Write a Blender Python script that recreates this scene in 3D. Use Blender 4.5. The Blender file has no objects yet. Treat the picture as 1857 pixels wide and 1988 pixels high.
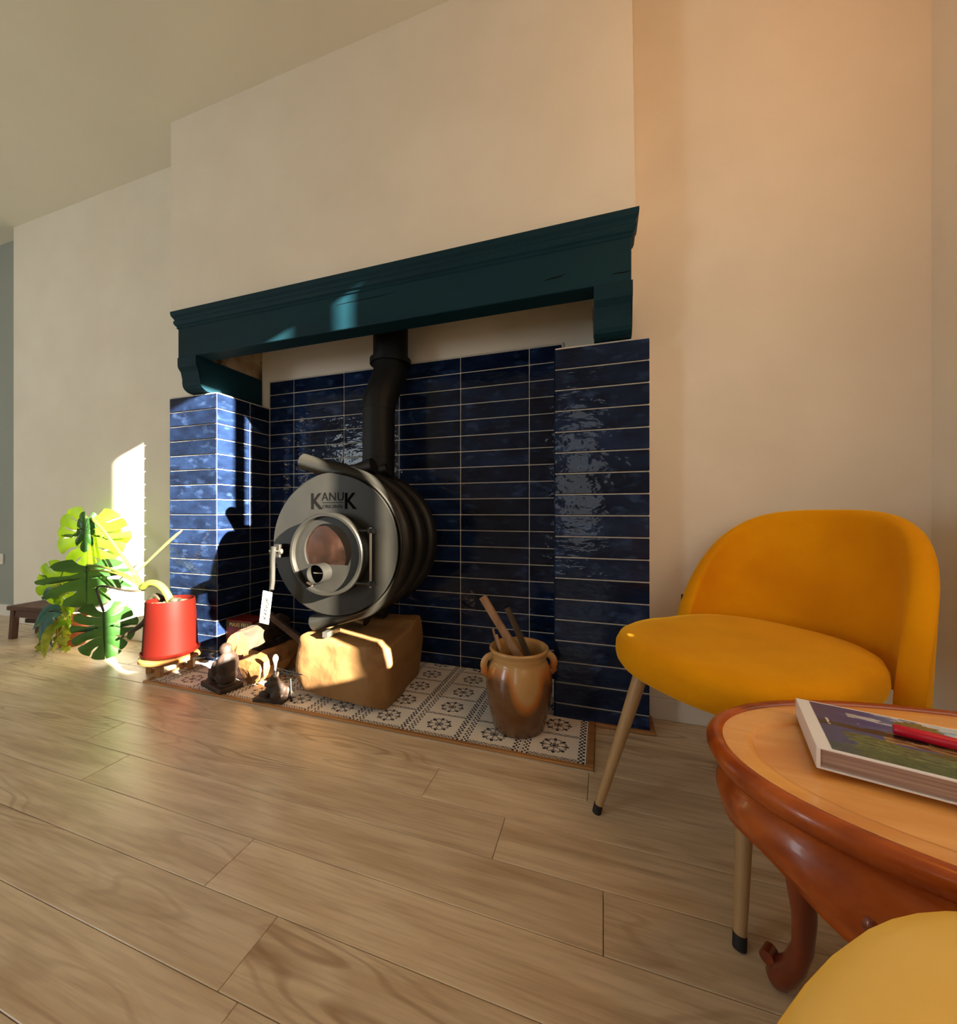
import bpy, bmesh, math, random
from mathutils import Vector, Matrix, noise
R = math.radians
rnd = random.Random(7)
scn = bpy.context.scene
COL = scn.collection

# ------------------------------------------------------------------ camera
cam = bpy.data.cameras.new('camera')
cam.sensor_fit = 'HORIZONTAL'
cam.sensor_width = 36.0
cam.lens = 744.0 / 1857.0 * 36.0
cam.clip_start = 0.02
cam_o = bpy.data.objects.new('camera', cam)
COL.objects.link(cam_o)
cam_o.location = (0, 0, 0.772)
cam_o.rotation_euler = (R(90), 0, R(17.8))
scn.camera = cam_o

# ------------------------------------------------------------------ light
SUN_DIR = Vector((-1.0, 0.30, -0.335))
world = bpy.data.worlds.new('sky')
scn.world = world
world.use_nodes = True
wbg = world.node_tree.nodes['Background']
wbg.inputs[0].default_value = (1.0, 0.80, 0.56, 1)
wbg.inputs[1].default_value = 3.3

def lamp(name, kind, loc, direction, energy, color, **kw):
    l = bpy.data.lights.new(name, kind)
    l.energy = energy
    l.color = color
    for k, v in kw.items():
        setattr(l, k, v)
    o = bpy.data.objects.new(name, l)
    COL.objects.link(o)
    o.location = loc
    if direction is not None:
        o.rotation_euler = Vector(direction).to_track_quat('-Z', 'Y').to_euler()
    return o

lamp('sun', 'SUN', (3, -1, 3), SUN_DIR, 95.0, (1.0, 0.90, 0.72), angle=R(0.6))
# daylight through the tall glass door behind the camera
lamp('door_daylight', 'AREA', (-0.3, -2.56, 1.2), (0, 1, 0), 6.0, (0.90, 0.95, 1.0), shape='RECTANGLE', size=0.5, size_y=1.7)
# added fill from the right, in front of a closed wall
lamp('side_fill_light', 'AREA', (0.95, -0.35, 1.05), (-1, 0.6, -0.6), 3.0, (1.0, 0.93, 0.82), shape='RECTANGLE', size=1.0, size_y=1.1)
# added cool fill from the left rear, brightens the left side and floor
lamp('far_fill_light', 'AREA', (-4.1, -2.54, 1.2), (0.18, 1, 0), 49.0, (0.82, 0.94, 1.0), shape='RECTANGLE', size=1.0, size_y=1.6)
# added unseen warm fill that gives the right alcove its orange glow
lamp('warm_fill_light', 'POINT', (0.72, 0.60, 2.30), None, 6.0, (1.0, 0.33, 0.0), shadow_soft_size=0.10)

portal = lamp('window_portal', 'AREA', (1.03, 0.53, 1.58), (-1, 0, 0), 1.0, (1, 1, 1), shape='RECTANGLE', size=0.54, size_y=1.66)
portal.data.cycles.is_portal = True

vs = scn.view_settings
scn.display_settings.display_device = 'sRGB'
vs.view_transform = 'Standard'
vs.look = 'None'
vs.exposure = 0.0
vs.gamma = 1.0
vs.use_curve_mapping = False
scn.cycles.max_bounces = 10
scn.cycles.diffuse_bounces = 6
scn.cycles.sample_clamp_indirect = 6.0
scn.cycles.caustics_reflective = False
scn.cycles.caustics_refractive = False
scn.cycles.use_denoising = True

# ------------------------------------------------------------------ helpers
def srgb(r, g, b):
    f = lambda c: (c / 12.92) if c <= 0.04045 else ((c + 0.055) / 1.055) ** 2.4
    return (f(r / 255), f(g / 255), f(b / 255), 1.0)

MATS = {}
def mat(name, col, rough=0.5, col2=None, scale=8.0, stretch=(1, 1, 1), detail=5.0, lo=0.35, hi=0.65,
        bump=0.0, bscale=None, bdist=0.002, metal=0.0, spec=0.5, rand=0.0, coat=0.0, sheen=0.0, trans=0.0, attr=None,
        col3=None, scale3=3.0, lo3=0.55, hi3=0.7, distort=0.0):
    m = bpy.data.materials.new(name)
    m.use_nodes = True
    nt = m.node_tree
    N, L = nt.nodes, nt.links
    b = N['Principled BSDF']
    b.inputs['Roughness'].default_value = rough
    b.inputs['Metallic'].default_value = metal
    b.inputs['Specular IOR Level'].default_value = spec
    b.inputs['Coat Weight'].default_value = coat
    b.inputs['Coat Roughness'].default_value = 0.08
    if sheen:
        b.inputs['Sheen Weight'].default_value = sheen
        b.inputs['Sheen Roughness'].default_value = 0.42
        b.inputs['Sheen Tint'].default_value = srgb(255, 206, 70)
    tc = N.new('ShaderNodeTexCoord')
    mp = N.new('ShaderNodeMapping')
    mp.inputs['Scale'].default_value = stretch
    L.new(tc.outputs['Object'], mp.inputs['Vector'])
    oi = N.new('ShaderNodeObjectInfo')
    vm = N.new('ShaderNodeVectorMath'); vm.operation = 'MULTIPLY_ADD'
    cr = N.new('ShaderNodeCombineXYZ')
    for i in range(3):
        L.new(oi.outputs['Random'], cr.inputs[i])
    vm.inputs[1].default_value = (37.0, 53.0, 71.0)
    L.new(cr.outputs[0], vm.inputs[0])
    L.new(mp.outputs[0], vm.inputs[2])
    vec = vm.outputs[0]
    colout = None
    if attr:
        at = N.new('ShaderNodeAttribute'); at.attribute_name = attr
        colout = at.outputs['Color']
    elif col2 is not None:
        no = N.new('ShaderNodeTexNoise')
        no.inputs['Scale'].default_value = scale
        no.inputs['Detail'].default_value = detail
        no.inputs['Distortion'].default_value = distort
        L.new(vec, no.inputs['Vector'])
        ra = N.new('ShaderNodeValToRGB')
        ra.color_ramp.elements[0].position = lo
        ra.color_ramp.elements[1].position = hi
        ra.color_ramp.elements[0].color = col
        ra.color_ramp.elements[1].color = col2
        L.new(no.outputs[0], ra.inputs[0])
        colout = ra.outputs[0]
        if col3 is not None:
            n3 = N.new('ShaderNodeTexNoise')
            n3.inputs['Scale'].default_value = scale3
            n3.inputs['Detail'].default_value = 4.0
            L.new(vec, n3.inputs['Vector'])
            r3 = N.new('ShaderNodeMapRange')
            r3.inputs[1].default_value = lo3
            r3.inputs[2].default_value = hi3
            L.new(n3.outputs[0], r3.inputs[0])
            mx = N.new('ShaderNodeMix'); mx.data_type = 'RGBA'
            L.new(r3.outputs[0], mx.inputs['Factor'])
            L.new(colout, mx.inputs['A'])
            mx.inputs['B'].default_value = col3
            colout = mx.outputs['Result']
    if rand and colout is not None:
        hs = N.new('ShaderNodeHueSaturation')
        mr = N.new('ShaderNodeMapRange')
        mr.inputs[3].default_value = 1 - rand
        mr.inputs[4].default_value = 1 + rand
        L.new(oi.outputs['Random'], mr.inputs[0])
        L.new(mr.outputs[0], hs.inputs['Value'])
        L.new(colout, hs.inputs['Color'])
        colout = hs.outputs[0]
    if colout is not None:
        L.new(colout, b.inputs['Base Color'])
    else:
        b.inputs['Base Color'].default_value = col
    if bump:
        nb = N.new('ShaderNodeTexNoise')
        nb.inputs['Scale'].default_value = bscale or scale
        nb.inputs['Detail'].default_value = 3.0
        L.new(vec, nb.inputs['Vector'])
        bp = N.new('ShaderNodeBump')
        bp.inputs['Strength'].default_value = bump
        bp.inputs['Distance'].default_value = bdist
        L.new(nb.outputs[0], bp.inputs['Height'])
        L.new(bp.outputs[0], b.inputs['Normal'])
        if coat:
            L.new(bp.outputs[0], b.inputs['Coat Normal'])
    if trans:
        out = N['Material Output']
        tr = N.new('ShaderNodeBsdfTranslucent')
        if colout is not None:
            gm = N.new('ShaderNodeHueSaturation')
            gm.inputs['Hue'].default_value = 0.47
            gm.inputs['Value'].default_value = 2.4
            gm.inputs['Saturation'].default_value = 1.05
            L.new(colout, gm.inputs['Color'])
            L.new(gm.outputs[0], tr.inputs[0])
        else:
            tr.inputs[0].default_value = col
        ms = N.new('ShaderNodeMixShader')
        ms.inputs[0].default_value = trans
        L.new(b.outputs[0], ms.inputs[1])
        L.new(tr.outputs[0], ms.inputs[2])
        L.new(ms.outputs[0], out.inputs['Surface'])
    MATS[name] = m
    return m

def add_box(bm, x0, x1, y0, y1, z0, z1, bev=0.0, seg=1, M=None):
    r = bmesh.ops.create_cube(bm, size=1.0)
    vs_ = r['verts']
    for v in vs_:
        v.co = Vector((x0 + (v.co.x + .5) * (x1 - x0), y0 + (v.co.y + .5) * (y1 - y0), z0 + (v.co.z + .5) * (z1 - z0)))
    if bev:
        es = list({e for v in vs_ for e in v.link_edges})
        rr = bmesh.ops.bevel(bm, geom=es, offset=bev, segments=seg, affect='EDGES', profile=0.5)
        vs_ = list({v for f in rr['faces'] for v in f.verts} | {v for v in vs_ if v.is_valid})
    if M is not None:
        for v in vs_:
            if v.is_valid:
                v.co = M @ v.co
    return vs_

def box(*a, **k):
    bm = bmesh.new(); add_box(bm, *a, **k); return bm

def frames(pts):
    out = []
    up = Vector((0, 0, 1))
    n_prev = None
    for i, p in enumerate(pts):
        a = pts[max(i - 1, 0)]; b = pts[min(i + 1, len(pts) - 1)]
        t = (b - a).normalized()
        if n_prev is None:
            ref = up if abs(t.z) < 0.9 else Vector((0, 1, 0))
            n = t.cross(ref).normalized()
        else:
            n = (n_prev - t * n_prev.dot(t)).normalized()
        out.append((t, n, t.cross(n)))
        n_prev = n
    return out

def add_tube(bm, pts, rad, seg=12, cap=True, flat=1.0):
    pts = [Vector(p) for p in pts]
    rads = rad if isinstance(rad, (list, tuple)) else [rad] * len(pts)
    fr = frames(pts)
    rings = []
    for p, (t, n, b), r in zip(pts, fr, rads):
        rings.append([bm.verts.new(p + (n * math.cos(2 * math.pi * k / seg) + b * (flat * math.sin(2 * math.pi * k / seg))) * r) for k in range(seg)])
    for i in range(len(rings) - 1):
        for k in range(seg):
            bm.faces.new((rings[i][k], rings[i][(k + 1) % seg], rings[i + 1][(k + 1) % seg], rings[i + 1][k]))
    if cap:
        bm.faces.new(rings[0][::-1]); bm.faces.new(rings[-1])
    return rings

def tube(*a, **k):
    bm = bmesh.new(); add_tube(bm, *a, **k); return bm

def add_lathe(bm, prof, seg=40, c=(0, 0, 0), axis='Z', sx=1.0, sy=1.0):
    """prof: list of (radius, height); axis Z (up) or Y (depth)"""
    rings = []
    c = Vector(c)
    for r, h in prof:
        ring = []
        for k in range(seg):
            a = 2 * math.pi * k / seg
            if axis == 'Z':
                p = Vector((r * math.cos(a) * sx, r * math.sin(a) * sy, h))
            else:
                p = Vector((r * math.cos(a), h, r * math.sin(a)))
            ring.append(bm.verts.new(c + p))
        rings.append(ring)
    for i in range(len(rings) - 1):
        for k in range(seg):
            bm.faces.new((rings[i][k], rings[i][(k + 1) % seg], rings[i + 1][(k + 1) % seg], rings[i + 1][k]))
    return rings

def lathe(*a, **k):
    bm = bmesh.new(); add_lathe(bm, *a, **k); return bm

def add_prism(bm, pts2, to3, d0, d1):
    """extrude a 2d outline; to3(u, v, d) -> Vector"""
    a = [bm.verts.new(to3(u, v, d0)) for u, v in pts2]
    b = [bm.verts.new(to3(u, v, d1)) for u, v in pts2]
    n = len(a)
    f0 = bm.faces.new(a); f1 = bm.faces.new(b[::-1])
    for i in range(n):
        bm.faces.new((a[i], b[i], b[(i + 1) % n], a[(i + 1) % n]))
    bmesh.ops.triangulate(bm, faces=[f0, f1])

def obj(name, bm, m, parent=None, smooth=False, angle=35, label=None, kind=None):
    bmesh.ops.recalc_face_normals(bm, faces=bm.faces)
    me = bpy.data.meshes.new(name)
    bm.to_mesh(me); bm.free()
    return obj_me(name, me, m, parent, smooth, angle, label, kind)

def obj_me(name, me, m, parent=None, smooth=False, angle=35, label=None, kind=None):
    if m is not None and not me.materials:
        me.materials.append(m)
    if smooth and len(me.polygons):
        me.polygons.foreach_set('use_smooth', [True] * len(me.polygons))
        if angle is not None:
            try:
                me.set_sharp_from_angle(angle=R(angle))
            except Exception:
                pass
    o = bpy.data.objects.new(name, me)
    COL.objects.link(o)
    if parent is not None:
        o.parent = parent
    if label: o['label'] = label
    if kind: o['kind'] = kind
    return o

def thing(name, label, cat, loc=(0, 0, 0), rz=0.0, group=None):
    o = bpy.data.objects.new(name, None)
    o.empty_display_size = 0.05
    COL.objects.link(o)
    o.location = loc
    o.rotation_euler = (0, 0, rz)
    return tag(o, label, cat, group)

def tag(o, label, cat, group=None):
    o['label'] = label; o['category'] = cat
    if group: o['group'] = group
    return o

def struct(name, bm, m, parent=None, **k):
    return obj(name, bm, m, parent, kind='structure' if parent is None else None, **k)

def part_copy(me_o, parent, loc, rot=(0, 0, 0), scale=None):
    c = me_o.copy(); COL.objects.link(c); c.parent = parent
    c.location = loc; c.rotation_euler = rot
    if scale: c.scale = scale
    return c

def text_mesh(body, size, depth=0.0004, align='CENTER', spacing=1.0, offset=0.0):
    cu = bpy.data.curves.new('lettering', 'FONT')
    cu.body = body; cu.size = size; cu.extrude = depth
    cu.align_x = align; cu.space_character = spacing; cu.offset = offset
    to = bpy.data.objects.new('lettering', cu)
    COL.objects.link(to)
    dg = bpy.context.evaluated_depsgraph_get()
    me = bpy.data.meshes.new_from_object(to.evaluated_get(dg))
    bpy.data.objects.remove(to)
    return me

def remeshed(bm, voxel, smooth_it=4):
    """merge overlapping blobs into one continuous skin"""
    me = bpy.data.meshes.new('skin'); bm.to_mesh(me); bm.free()
    o = bpy.data.objects.new('skin', me); COL.objects.link(o)
    mo = o.modifiers.new('r', 'REMESH'); mo.mode = 'VOXEL'; mo.voxel_size = voxel
    sm = o.modifiers.new('s', 'SMOOTH'); sm.iterations = smooth_it; sm.factor = 0.5
    dg = bpy.context.evaluated_depsgraph_get()
    out = bpy.data.meshes.new_from_object(o.evaluated_get(dg))
    bpy.data.objects.remove(o)
    return out

def add_ball(bm, c, r, rot=None, sub=2):
    M = Matrix.Translation(c) @ (rot.to_4x4() if rot else Matrix.Identity(4)) @ Matrix.Diagonal((r[0], r[1], r[2], 1))
    return bmesh.ops.create_icosphere(bm, subdivisions=sub, radius=1.0, matrix=M)['verts']

def smooth(a, b, x):
    t = min(max((x - a) / (b - a), 0), 1)
    return t * t * (3 - 2 * t)

# ------------------------------------------------------------------ materials
PLASTER = mat('plaster', srgb(226, 218, 204), 0.9, srgb(232, 225, 212), 3.0, bump=0.25, bscale=90, bdist=0.001)
CEIL = mat('ceiling_paint', srgb(228, 224, 210), 0.95, srgb(232, 228, 214), 2.0, bump=0.1, bscale=60, bdist=0.001)
SOOTY = mat('sooty_plaster', srgb(200, 180, 150), 0.95, srgb(150, 120, 85), 9.0, bump=0.8, bscale=30, bdist=0.006, col3=srgb(70, 50, 32), scale3=7, lo3=0.52, hi3=0.68)
GREYP = mat('grey_green_paint', srgb(150, 156, 150), 0.7)
WHITE = mat('white_trim_paint', srgb(225, 220, 212), 0.45)
TEAL = mat('teal_paint', srgb(8, 42, 54), 0.6, srgb(12, 49, 61), 4.0, bump=0.25, bscale=18, bdist=0.002, stretch=(0.3, 1, 1), col3=srgb(10, 38, 47), scale3=2.5, spec=0.16)
GROUT = mat('white_grout', srgb(205, 198, 186), 0.9, srgb(190, 182, 170), 30)
TILE = mat('navy_glazed_tile', srgb(14, 23, 44), 0.07, srgb(25, 40, 70), 9.0, stretch=(1, 1, 2.0), detail=3, lo=0.3, hi=0.7, bump=0.35, bscale=11, bdist=0.012, rand=0.35, spec=0.22,
           col3=srgb(50, 70, 108), scale3=14, lo3=0.56, hi3=0.8)
HTILE = mat('patterned_cement_tile', srgb(215, 208, 198), 0.55, attr='print')
OAK = mat('oak_laminate', srgb(230, 212, 184), 0.31, srgb(209, 187, 156), 2.2, stretch=(1.6, 14, 14), detail=8, lo=0.38, hi=0.66, bump=0.12, bscale=3.0, bdist=0.001, rand=0.07,
          col3=srgb(166, 136, 104), scale3=0.9, lo3=0.60, hi3=0.78, distort=0.6)
def cathedral(m, dark):
    # growth rings: contour lines of a noise stretched along the plank
    nt = m.node_tree; N, L = nt.nodes, nt.links
    b = N['Principled BSDF']
    src = b.inputs['Base Color'].links[0].from_socket
    tc = N.new('ShaderNodeTexCoord'); oi = N.new('ShaderNodeObjectInfo')
    mp = N.new('ShaderNodeMapping'); mp.inputs['Scale'].default_value = (1.3, 9.0, 1.0)
    L.new(tc.outputs['Object'], mp.inputs['Vector'])
    ad = N.new('ShaderNodeVectorMath'); ad.operation = 'MULTIPLY_ADD'
    cb = N.new('ShaderNodeCombineXYZ')
    for i in range(3): L.new(oi.outputs['Random'], cb.inputs[i])
    ad.inputs[1].default_value = (91.0, 47.0, 23.0)
    L.new(cb.outputs[0], ad.inputs[0]); L.new(mp.outputs[0], ad.inputs[2])
    no = N.new('ShaderNodeTexNoise'); no.inputs['Scale'].default_value = 1.0; no.inputs['Detail'].default_value = 2.0; no.inputs['Roughness'].default_value = 0.35
    L.new(ad.outputs[0], no.inputs['Vector'])
    mu = N.new('ShaderNodeMath'); mu.operation = 'MULTIPLY'; mu.inputs[1].default_value = 110.0
    L.new(no.outputs[0], mu.inputs[0])
    si = N.new('ShaderNodeMath'); si.operation = 'SINE'; L.new(mu.outputs[0], si.inputs[0])
    r1 = N.new('ShaderNodeMapRange'); r1.inputs[1].default_value = 0.1; r1.inputs[2].default_value = 1.0
    L.new(si.outputs[0], r1.inputs[0])
    # only where the ring field is high
    r2 = N.new('ShaderNodeMapRange'); r2.inputs[1].default_value = 0.50; r2.inputs[2].default_value = 0.68; r2.inputs[4].default_value = 0.55
    L.new(no.outputs[0], r2.inputs[0])
    mm = N.new('ShaderNodeMath'); mm.operation = 'MULTIPLY'
    L.new(r1.outputs[0], mm.inputs[0]); L.new(r2.outputs[0], mm.inputs[1])
    mx = N.new('ShaderNodeMix'); mx.data_type = 'RGBA'
    L.new(mm.outputs[0], mx.inputs['Factor']); L.new(src, mx.inputs['A']); mx.inputs['B'].default_value = dark
    # fine streaks and knots
    n2 = N.new('ShaderNodeTexNoise'); n2.inputs['Scale'].default_value = 1.0; n2.inputs['Detail'].default_value = 6.0
    m2 = N.new('ShaderNodeMapping'); m2.inputs['Scale'].default_value = (6.0, 160.0, 1.0)
    L.new(tc.outputs['Object'], m2.inputs['Vector']); a2 = N.new('ShaderNodeVectorMath'); a2.operation = 'ADD'
    L.new(m2.outputs[0], a2.inputs[0]); L.new(cb.outputs[0], a2.inputs[1]); L.new(a2.outputs[0], n2.inputs['Vector'])
    r3 = N.new('ShaderNodeMapRange'); r3.inputs[1].default_value = 0.45; r3.inputs[2].default_value = 0.75; r3.inputs[4].default_value = 0.35
    L.new(n2.outputs[0], r3.inputs[0])
    m3 = N.new('ShaderNodeMix'); m3.data_type = 'RGBA'
    L.new(r3.outputs[0], m3.inputs['Factor']); L.new(mx.outputs['Result'], m3.inputs['A']); m3.inputs['B'].default_value = dark
    L.new(m3.outputs['Result'], b.inputs['Base Color'])
cathedral(OAK, srgb(150, 118, 86))
OAKB = mat('dark_joint', srgb(70, 55, 40), 0.8)
STRIP = mat('oak_edge_strip', srgb(176, 130, 80), 0.45, srgb(150, 106, 62), 3, stretch=(1, 12, 12))
STEEL = mat('grey_painted_steel', srgb(39, 37, 33), 0.42, srgb(32, 31, 28), 7, metal=0.25, bump=0.1, bscale=120, bdist=0.0006)
STEELD = mat('dark_painted_steel', srgb(44, 43, 42), 0.45, srgb(34, 34, 34), 7, metal=0.5, bump=0.1, bscale=100, bdist=0.0006)
BRIGHT = mat('bare_steel', srgb(170, 166, 155), 0.3, metal=0.9)
BLACK = mat('matt_black_steel', srgb(14, 14, 15), 0.55, metal=0.1, spec=0.35)
SOOT = mat('soot_black', srgb(8, 8, 8), 0.9, spec=0.1)
GLASSY = mat('smoked_stove_glass', srgb(18, 10, 7), 0.14, srgb(36, 20, 14), 16, detail=6, lo=0.35, hi=0.7, coat=0.4, col3=srgb(50, 34, 28), scale3=9, lo3=0.56, hi3=0.76)
PAPER = mat('white_tag_paper', srgb(235, 230, 205), 0.6)
INK = mat('black_ink', srgb(8, 7, 7), 0.9, spec=0.05)
BLOCKW = mat('hewn_wood', srgb(150, 114, 69), 0.75, srgb(126, 90, 50), 5, stretch=(1, 0.25, 1), bump=0.6, bscale=14, bdist=0.006, col3=srgb(88, 56, 28), scale3=5.5, lo3=0.58, hi3=0.76)
LOGCUT = mat('split_log_wood', srgb(160, 114, 60), 0.8, srgb(132, 86, 42), 12, stretch=(1, 0.2, 1), bump=0.8, bscale=18, bdist=0.006)
BARK = mat('bark', srgb(84, 64, 48), 0.95, srgb(52, 38, 28), 14, stretch=(1, .3, 1), bump=1.0, bscale=24, bdist=0.01)
STICK = mat('split_kindling', srgb(176, 138, 104), 0.8, srgb(142, 104, 74), 14, stretch=(1, 1, .2), bump=0.5, bscale=30, bdist=0.003)
STICKD = mat('grey_kindling', srgb(92, 74, 54), 0.85, srgb(66, 52, 38), 14, stretch=(1, 1, .2), bump=0.5, bscale=30, bdist=0.003)
CARVED = mat('brown_carved_figurine', srgb(56, 40, 30), 0.62, srgb(40, 28, 21), 40, bump=0.7, bscale=80, bdist=0.002, col3=srgb(72, 54, 42), scale3=30, lo3=0.6, hi3=0.75)
REDGLAZE = mat('red_glaze', srgb(64, 11, 6), 0.55, srgb(57, 10, 5), 4, spec=0.08)
SOIL = mat('soil', srgb(64, 50, 40), 0.95, srgb(104, 84, 68), 60, bump=1, bscale=70, bdist=0.01)
LIGHTWOOD = mat('plant_stand_wood', srgb(170, 120, 66), 0.5, srgb(148, 98, 50), 6, stretch=(1, 8, 1))
DARKWOOD = mat('stool_dark_wood', srgb(84, 50, 38), 0.5, srgb(62, 36, 28), 6, stretch=(1, 8, 1))
LEAF = mat('monstera_leaf', srgb(78, 118, 26), 0.36, srgb(98, 138, 34), 9, trans=0.5)  # sunlit tone painted into the leaf colour; also varies the trailing leaves
LEAFD = mat('shaded_monstera_leaf', srgb(34, 70, 30), 0.34, srgb(46, 86, 34), 9, trans=0.25)  # same leaf with shade painted in as a darker green
LEAFY = mat('yellow_green_leaf', srgb(104, 124, 34), 0.45, srgb(140, 150, 66), 22, trans=0.4)
LEAFB = mat('blue_green_blade', srgb(52, 92, 92), 0.4, srgb(72, 116, 120), 8, trans=0.15)
STEM = mat('plant_stem', srgb(128, 134, 52), 0.5, srgb(108, 116, 44), 20)
STEMD = mat('brown_root', srgb(40, 34, 22), 0.7, srgb(62, 54, 34), 20)
SPIKE = mat('dry_yellow_stalk', srgb(196, 166, 60), 0.5)
TERRA = mat('terracotta', srgb(186, 104, 66), 0.8, srgb(170, 92, 58), 12)
VELVET = mat('mustard_velvet', srgb(232, 158, 8), 0.85, srgb(220, 144, 7), 6, bump=0.15, bscale=400, bdist=0.0006, sheen=1.0, spec=0.1)
VELVET2 = mat('lit_mustard_velvet', srgb(248, 212, 124), 0.85, srgb(240, 200, 108), 6, bump=0.2, bscale=400, bdist=0.0006, sheen=0.8, spec=0.15)  # same velvet, window light painted in as a paler tone
LEGM = mat('beige_leg', srgb(178, 146, 104), 0.4, srgb(168, 136, 94), 5, stretch=(1, 1, .2))
RUBBER = mat('black_rubber', srgb(20, 18, 18), 0.6)
WALNUT = mat('polished_reddish_wood', srgb(186, 92, 30), 0.28, srgb(150, 64, 18), 4, stretch=(0.5, 7, 7), detail=6, coat=0.2, col3=srgb(104, 42, 14), scale3=3.0, lo3=0.58, hi3=0.8, spec=0.35)
TOPWOOD = mat('polished_honey_wood', srgb(246, 188, 112), 0.26, srgb(224, 152, 76), 2.6, stretch=(1.0, 7, 7), detail=6, coat=0.5, distort=0.4)
DARKLEG = mat('dark_cabriole_wood', srgb(138, 58, 26), 0.3, srgb(98, 38, 18), 5, stretch=(4, 4, 0.8), coat=0.4)
COVER = mat('photo_cover', srgb(200, 200, 200), 0.25, attr='print', coat=0.4)
PAGES = mat('page_block', srgb(176, 158, 150), 0.7, srgb(140, 118, 112), 30, stretch=(0.2, 0.2, 14))
WHITEP = mat('white_cover_card', srgb(242, 246, 255), 0.35)
REDPEN = mat('red_plastic', srgb(200, 10, 48), 0.3)
BOXRED = mat('red_box_card', srgb(110, 24, 16), 0.6)
BOXGREEN = mat('green_box_band', srgb(60, 66, 18), 0.6)
CREAM = mat('cream_ink', srgb(226, 206, 150), 0.6)

# stoneware jar: salt glaze, ochre shoulders and rust-brown runs
def stoneware():
    m = mat('salt_glazed_stoneware', srgb(190, 152, 98), 0.26, srgb(170, 126, 72), 26, coat=0.35, bump=0.2, bscale=60, bdist=0.001)
    nt = m.node_tree; N, L = nt.nodes, nt.links
    b = N['Principled BSDF']
    src = b.inputs['Base Color'].links[0].from_socket
    tc = N.new('ShaderNodeTexCoord')
    sp = N.new('ShaderNodeSeparateXYZ'); L.new(tc.outputs['Object'], sp.inputs[0])
    no = N.new('ShaderNodeTexNoise'); no.inputs['Scale'].default_value = 7.0; no.inputs['Detail'].default_value = 3
    L.new(tc.outputs['Object'], no.inputs['Vector'])
    # height minus a bare tongue on the right front
    vm = N.new('ShaderNodeVectorMath'); vm.operation = 'DISTANCE'
    mp = N.new('ShaderNodeMapping'); mp.inputs['Scale'].default_value = (1.25, 1.25, 0.62)
    L.new(tc.outputs['Object'], mp.inputs['Vector'])
    L.new(mp.outputs[0], vm.inputs[0]); vm.inputs[1].default_value = (0.065, -0.135, 0.135)
    mr = N.new('ShaderNodeMapRange'); mr.inputs[1].default_value = 0.045; mr.inputs[2].default_value = 0.085
    L.new(vm.outputs['Value'], mr.inputs[0])
    mh = N.new('ShaderNodeMapRange'); mh.inputs[1].default_value = 0.245; mh.inputs[2].default_value = 0.175
    ad = N.new('ShaderNodeMath'); ad.operation = 'MULTIPLY_ADD'; ad.inputs[1].default_value = 0.10
    L.new(no.outputs[0], ad.inputs[0]); L.new(sp.outputs['Z'], ad.inputs[2])
    sb = N.new('ShaderNodeMath'); sb.operation = 'SUBTRACT'; sb.inputs[1].default_value = 0.05
    L.new(ad.outputs[0], sb.inputs[0]); L.new(sb.outputs[0], mh.inputs[0])
    mu = N.new('ShaderNodeMath'); mu.operation = 'MULTIPLY'
    L.new(mr.outputs[0], mu.inputs[0]); L.new(mh.outputs[0], mu.inputs[1])
    ra = N.new('ShaderNodeValToRGB')
    e = ra.color_ramp.elements
    e[0].position = 0.12; e[0].color = srgb(190, 150, 96)
    e[1].position = 1.0; e[1].color = srgb(72, 28, 9)
    k = e.new(0.5); k.color = srgb(184, 104, 30)
    L.new(mu.outputs[0], ra.inputs[0])
    mx = N.new('ShaderNodeMix'); mx.data_type = 'RGBA'; mx.inputs['Factor'].default_value = 0.8
    L.new(src, mx.inputs['A']); L.new(ra.outputs[0], mx.inputs['B'])
    L.new(mx.outputs['Result'], b.inputs['Base Color'])
    return m
STONE = stoneware()

# ------------------------------------------------------------------ room shell
CZ = 2.783
XR = 0.983
YB = 1.576      # alcove walls either side of the chimney
YF = -2.6
XL = -3.957
struct('ceiling', box(-5.6, 1.3, YF - .1, 2.0, CZ, CZ + .1), CEIL)
bm = bmesh.new(); add_prism(bm, [(XL, -.05), (-2.209, -.05), (-2.209, 1.388), (-2.047, 1.388), (-2.047, CZ), (XL, CZ)], lambda u, v, d: Vector((u, d, v)), YB, 1.9)
struct('wall_back_left', bm, PLASTER)
struct('wall_far_left', box(-5.6, XL, 1.65, 1.9, -0.05, CZ), GREYP)
struct('wall_left', box(-5.7, -5.6, YF, 1.9, -0.05, CZ), PLASTER)
struct('wall_front', box(-5.7, 1.3, YF - .12, YF, -0.05, CZ), PLASTER)
bm = bmesh.new(); add_prism(bm, [(.159, -.05), (XR + .3, -.05), (XR + .3, CZ), (.089, CZ), (.089, 1.388), (.159, 1.388)], lambda u, v, d: Vector((u, d, v)), YB, 1.9)
struct('wall_back_right', bm, PLASTER)
# right wall with the tall narrow window that lets the sun in
W0, W1, WS, WH = 0.27, 0.79, 0.765, 2.395
bm = bmesh.new()
add_box(bm, XR, XR + .05, YF, W0, -0.05, CZ)
add_box(bm, XR, XR + .05, W1, 1.9, -0.05, CZ)
add_box(bm, XR, XR + .05, W0, W1, -0.05, WS)
add_box(bm, XR, XR + .05, W0, W1, WH, CZ)
struct('wall_right', bm, PLASTER)
bm = bmesh.new()
add_box(bm, XR + .005, XR + .045, 0.69, 0.755, WS, WH)
add_box(bm, XR + .005, XR + .045, W0, 0.415, 2.08, WH)  # added unseen panels, here and below, trim the sun patches
add_box(bm, XR + .005, XR + .045, W0, 0.415, WS, 1.06)
add_box(bm, XR + .005, XR + .045, 0.415, 0.505, WS, 0.985)
add_box(bm, XR + .005, XR + .045, 0.505, 0.552, WS, 0.88)
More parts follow.
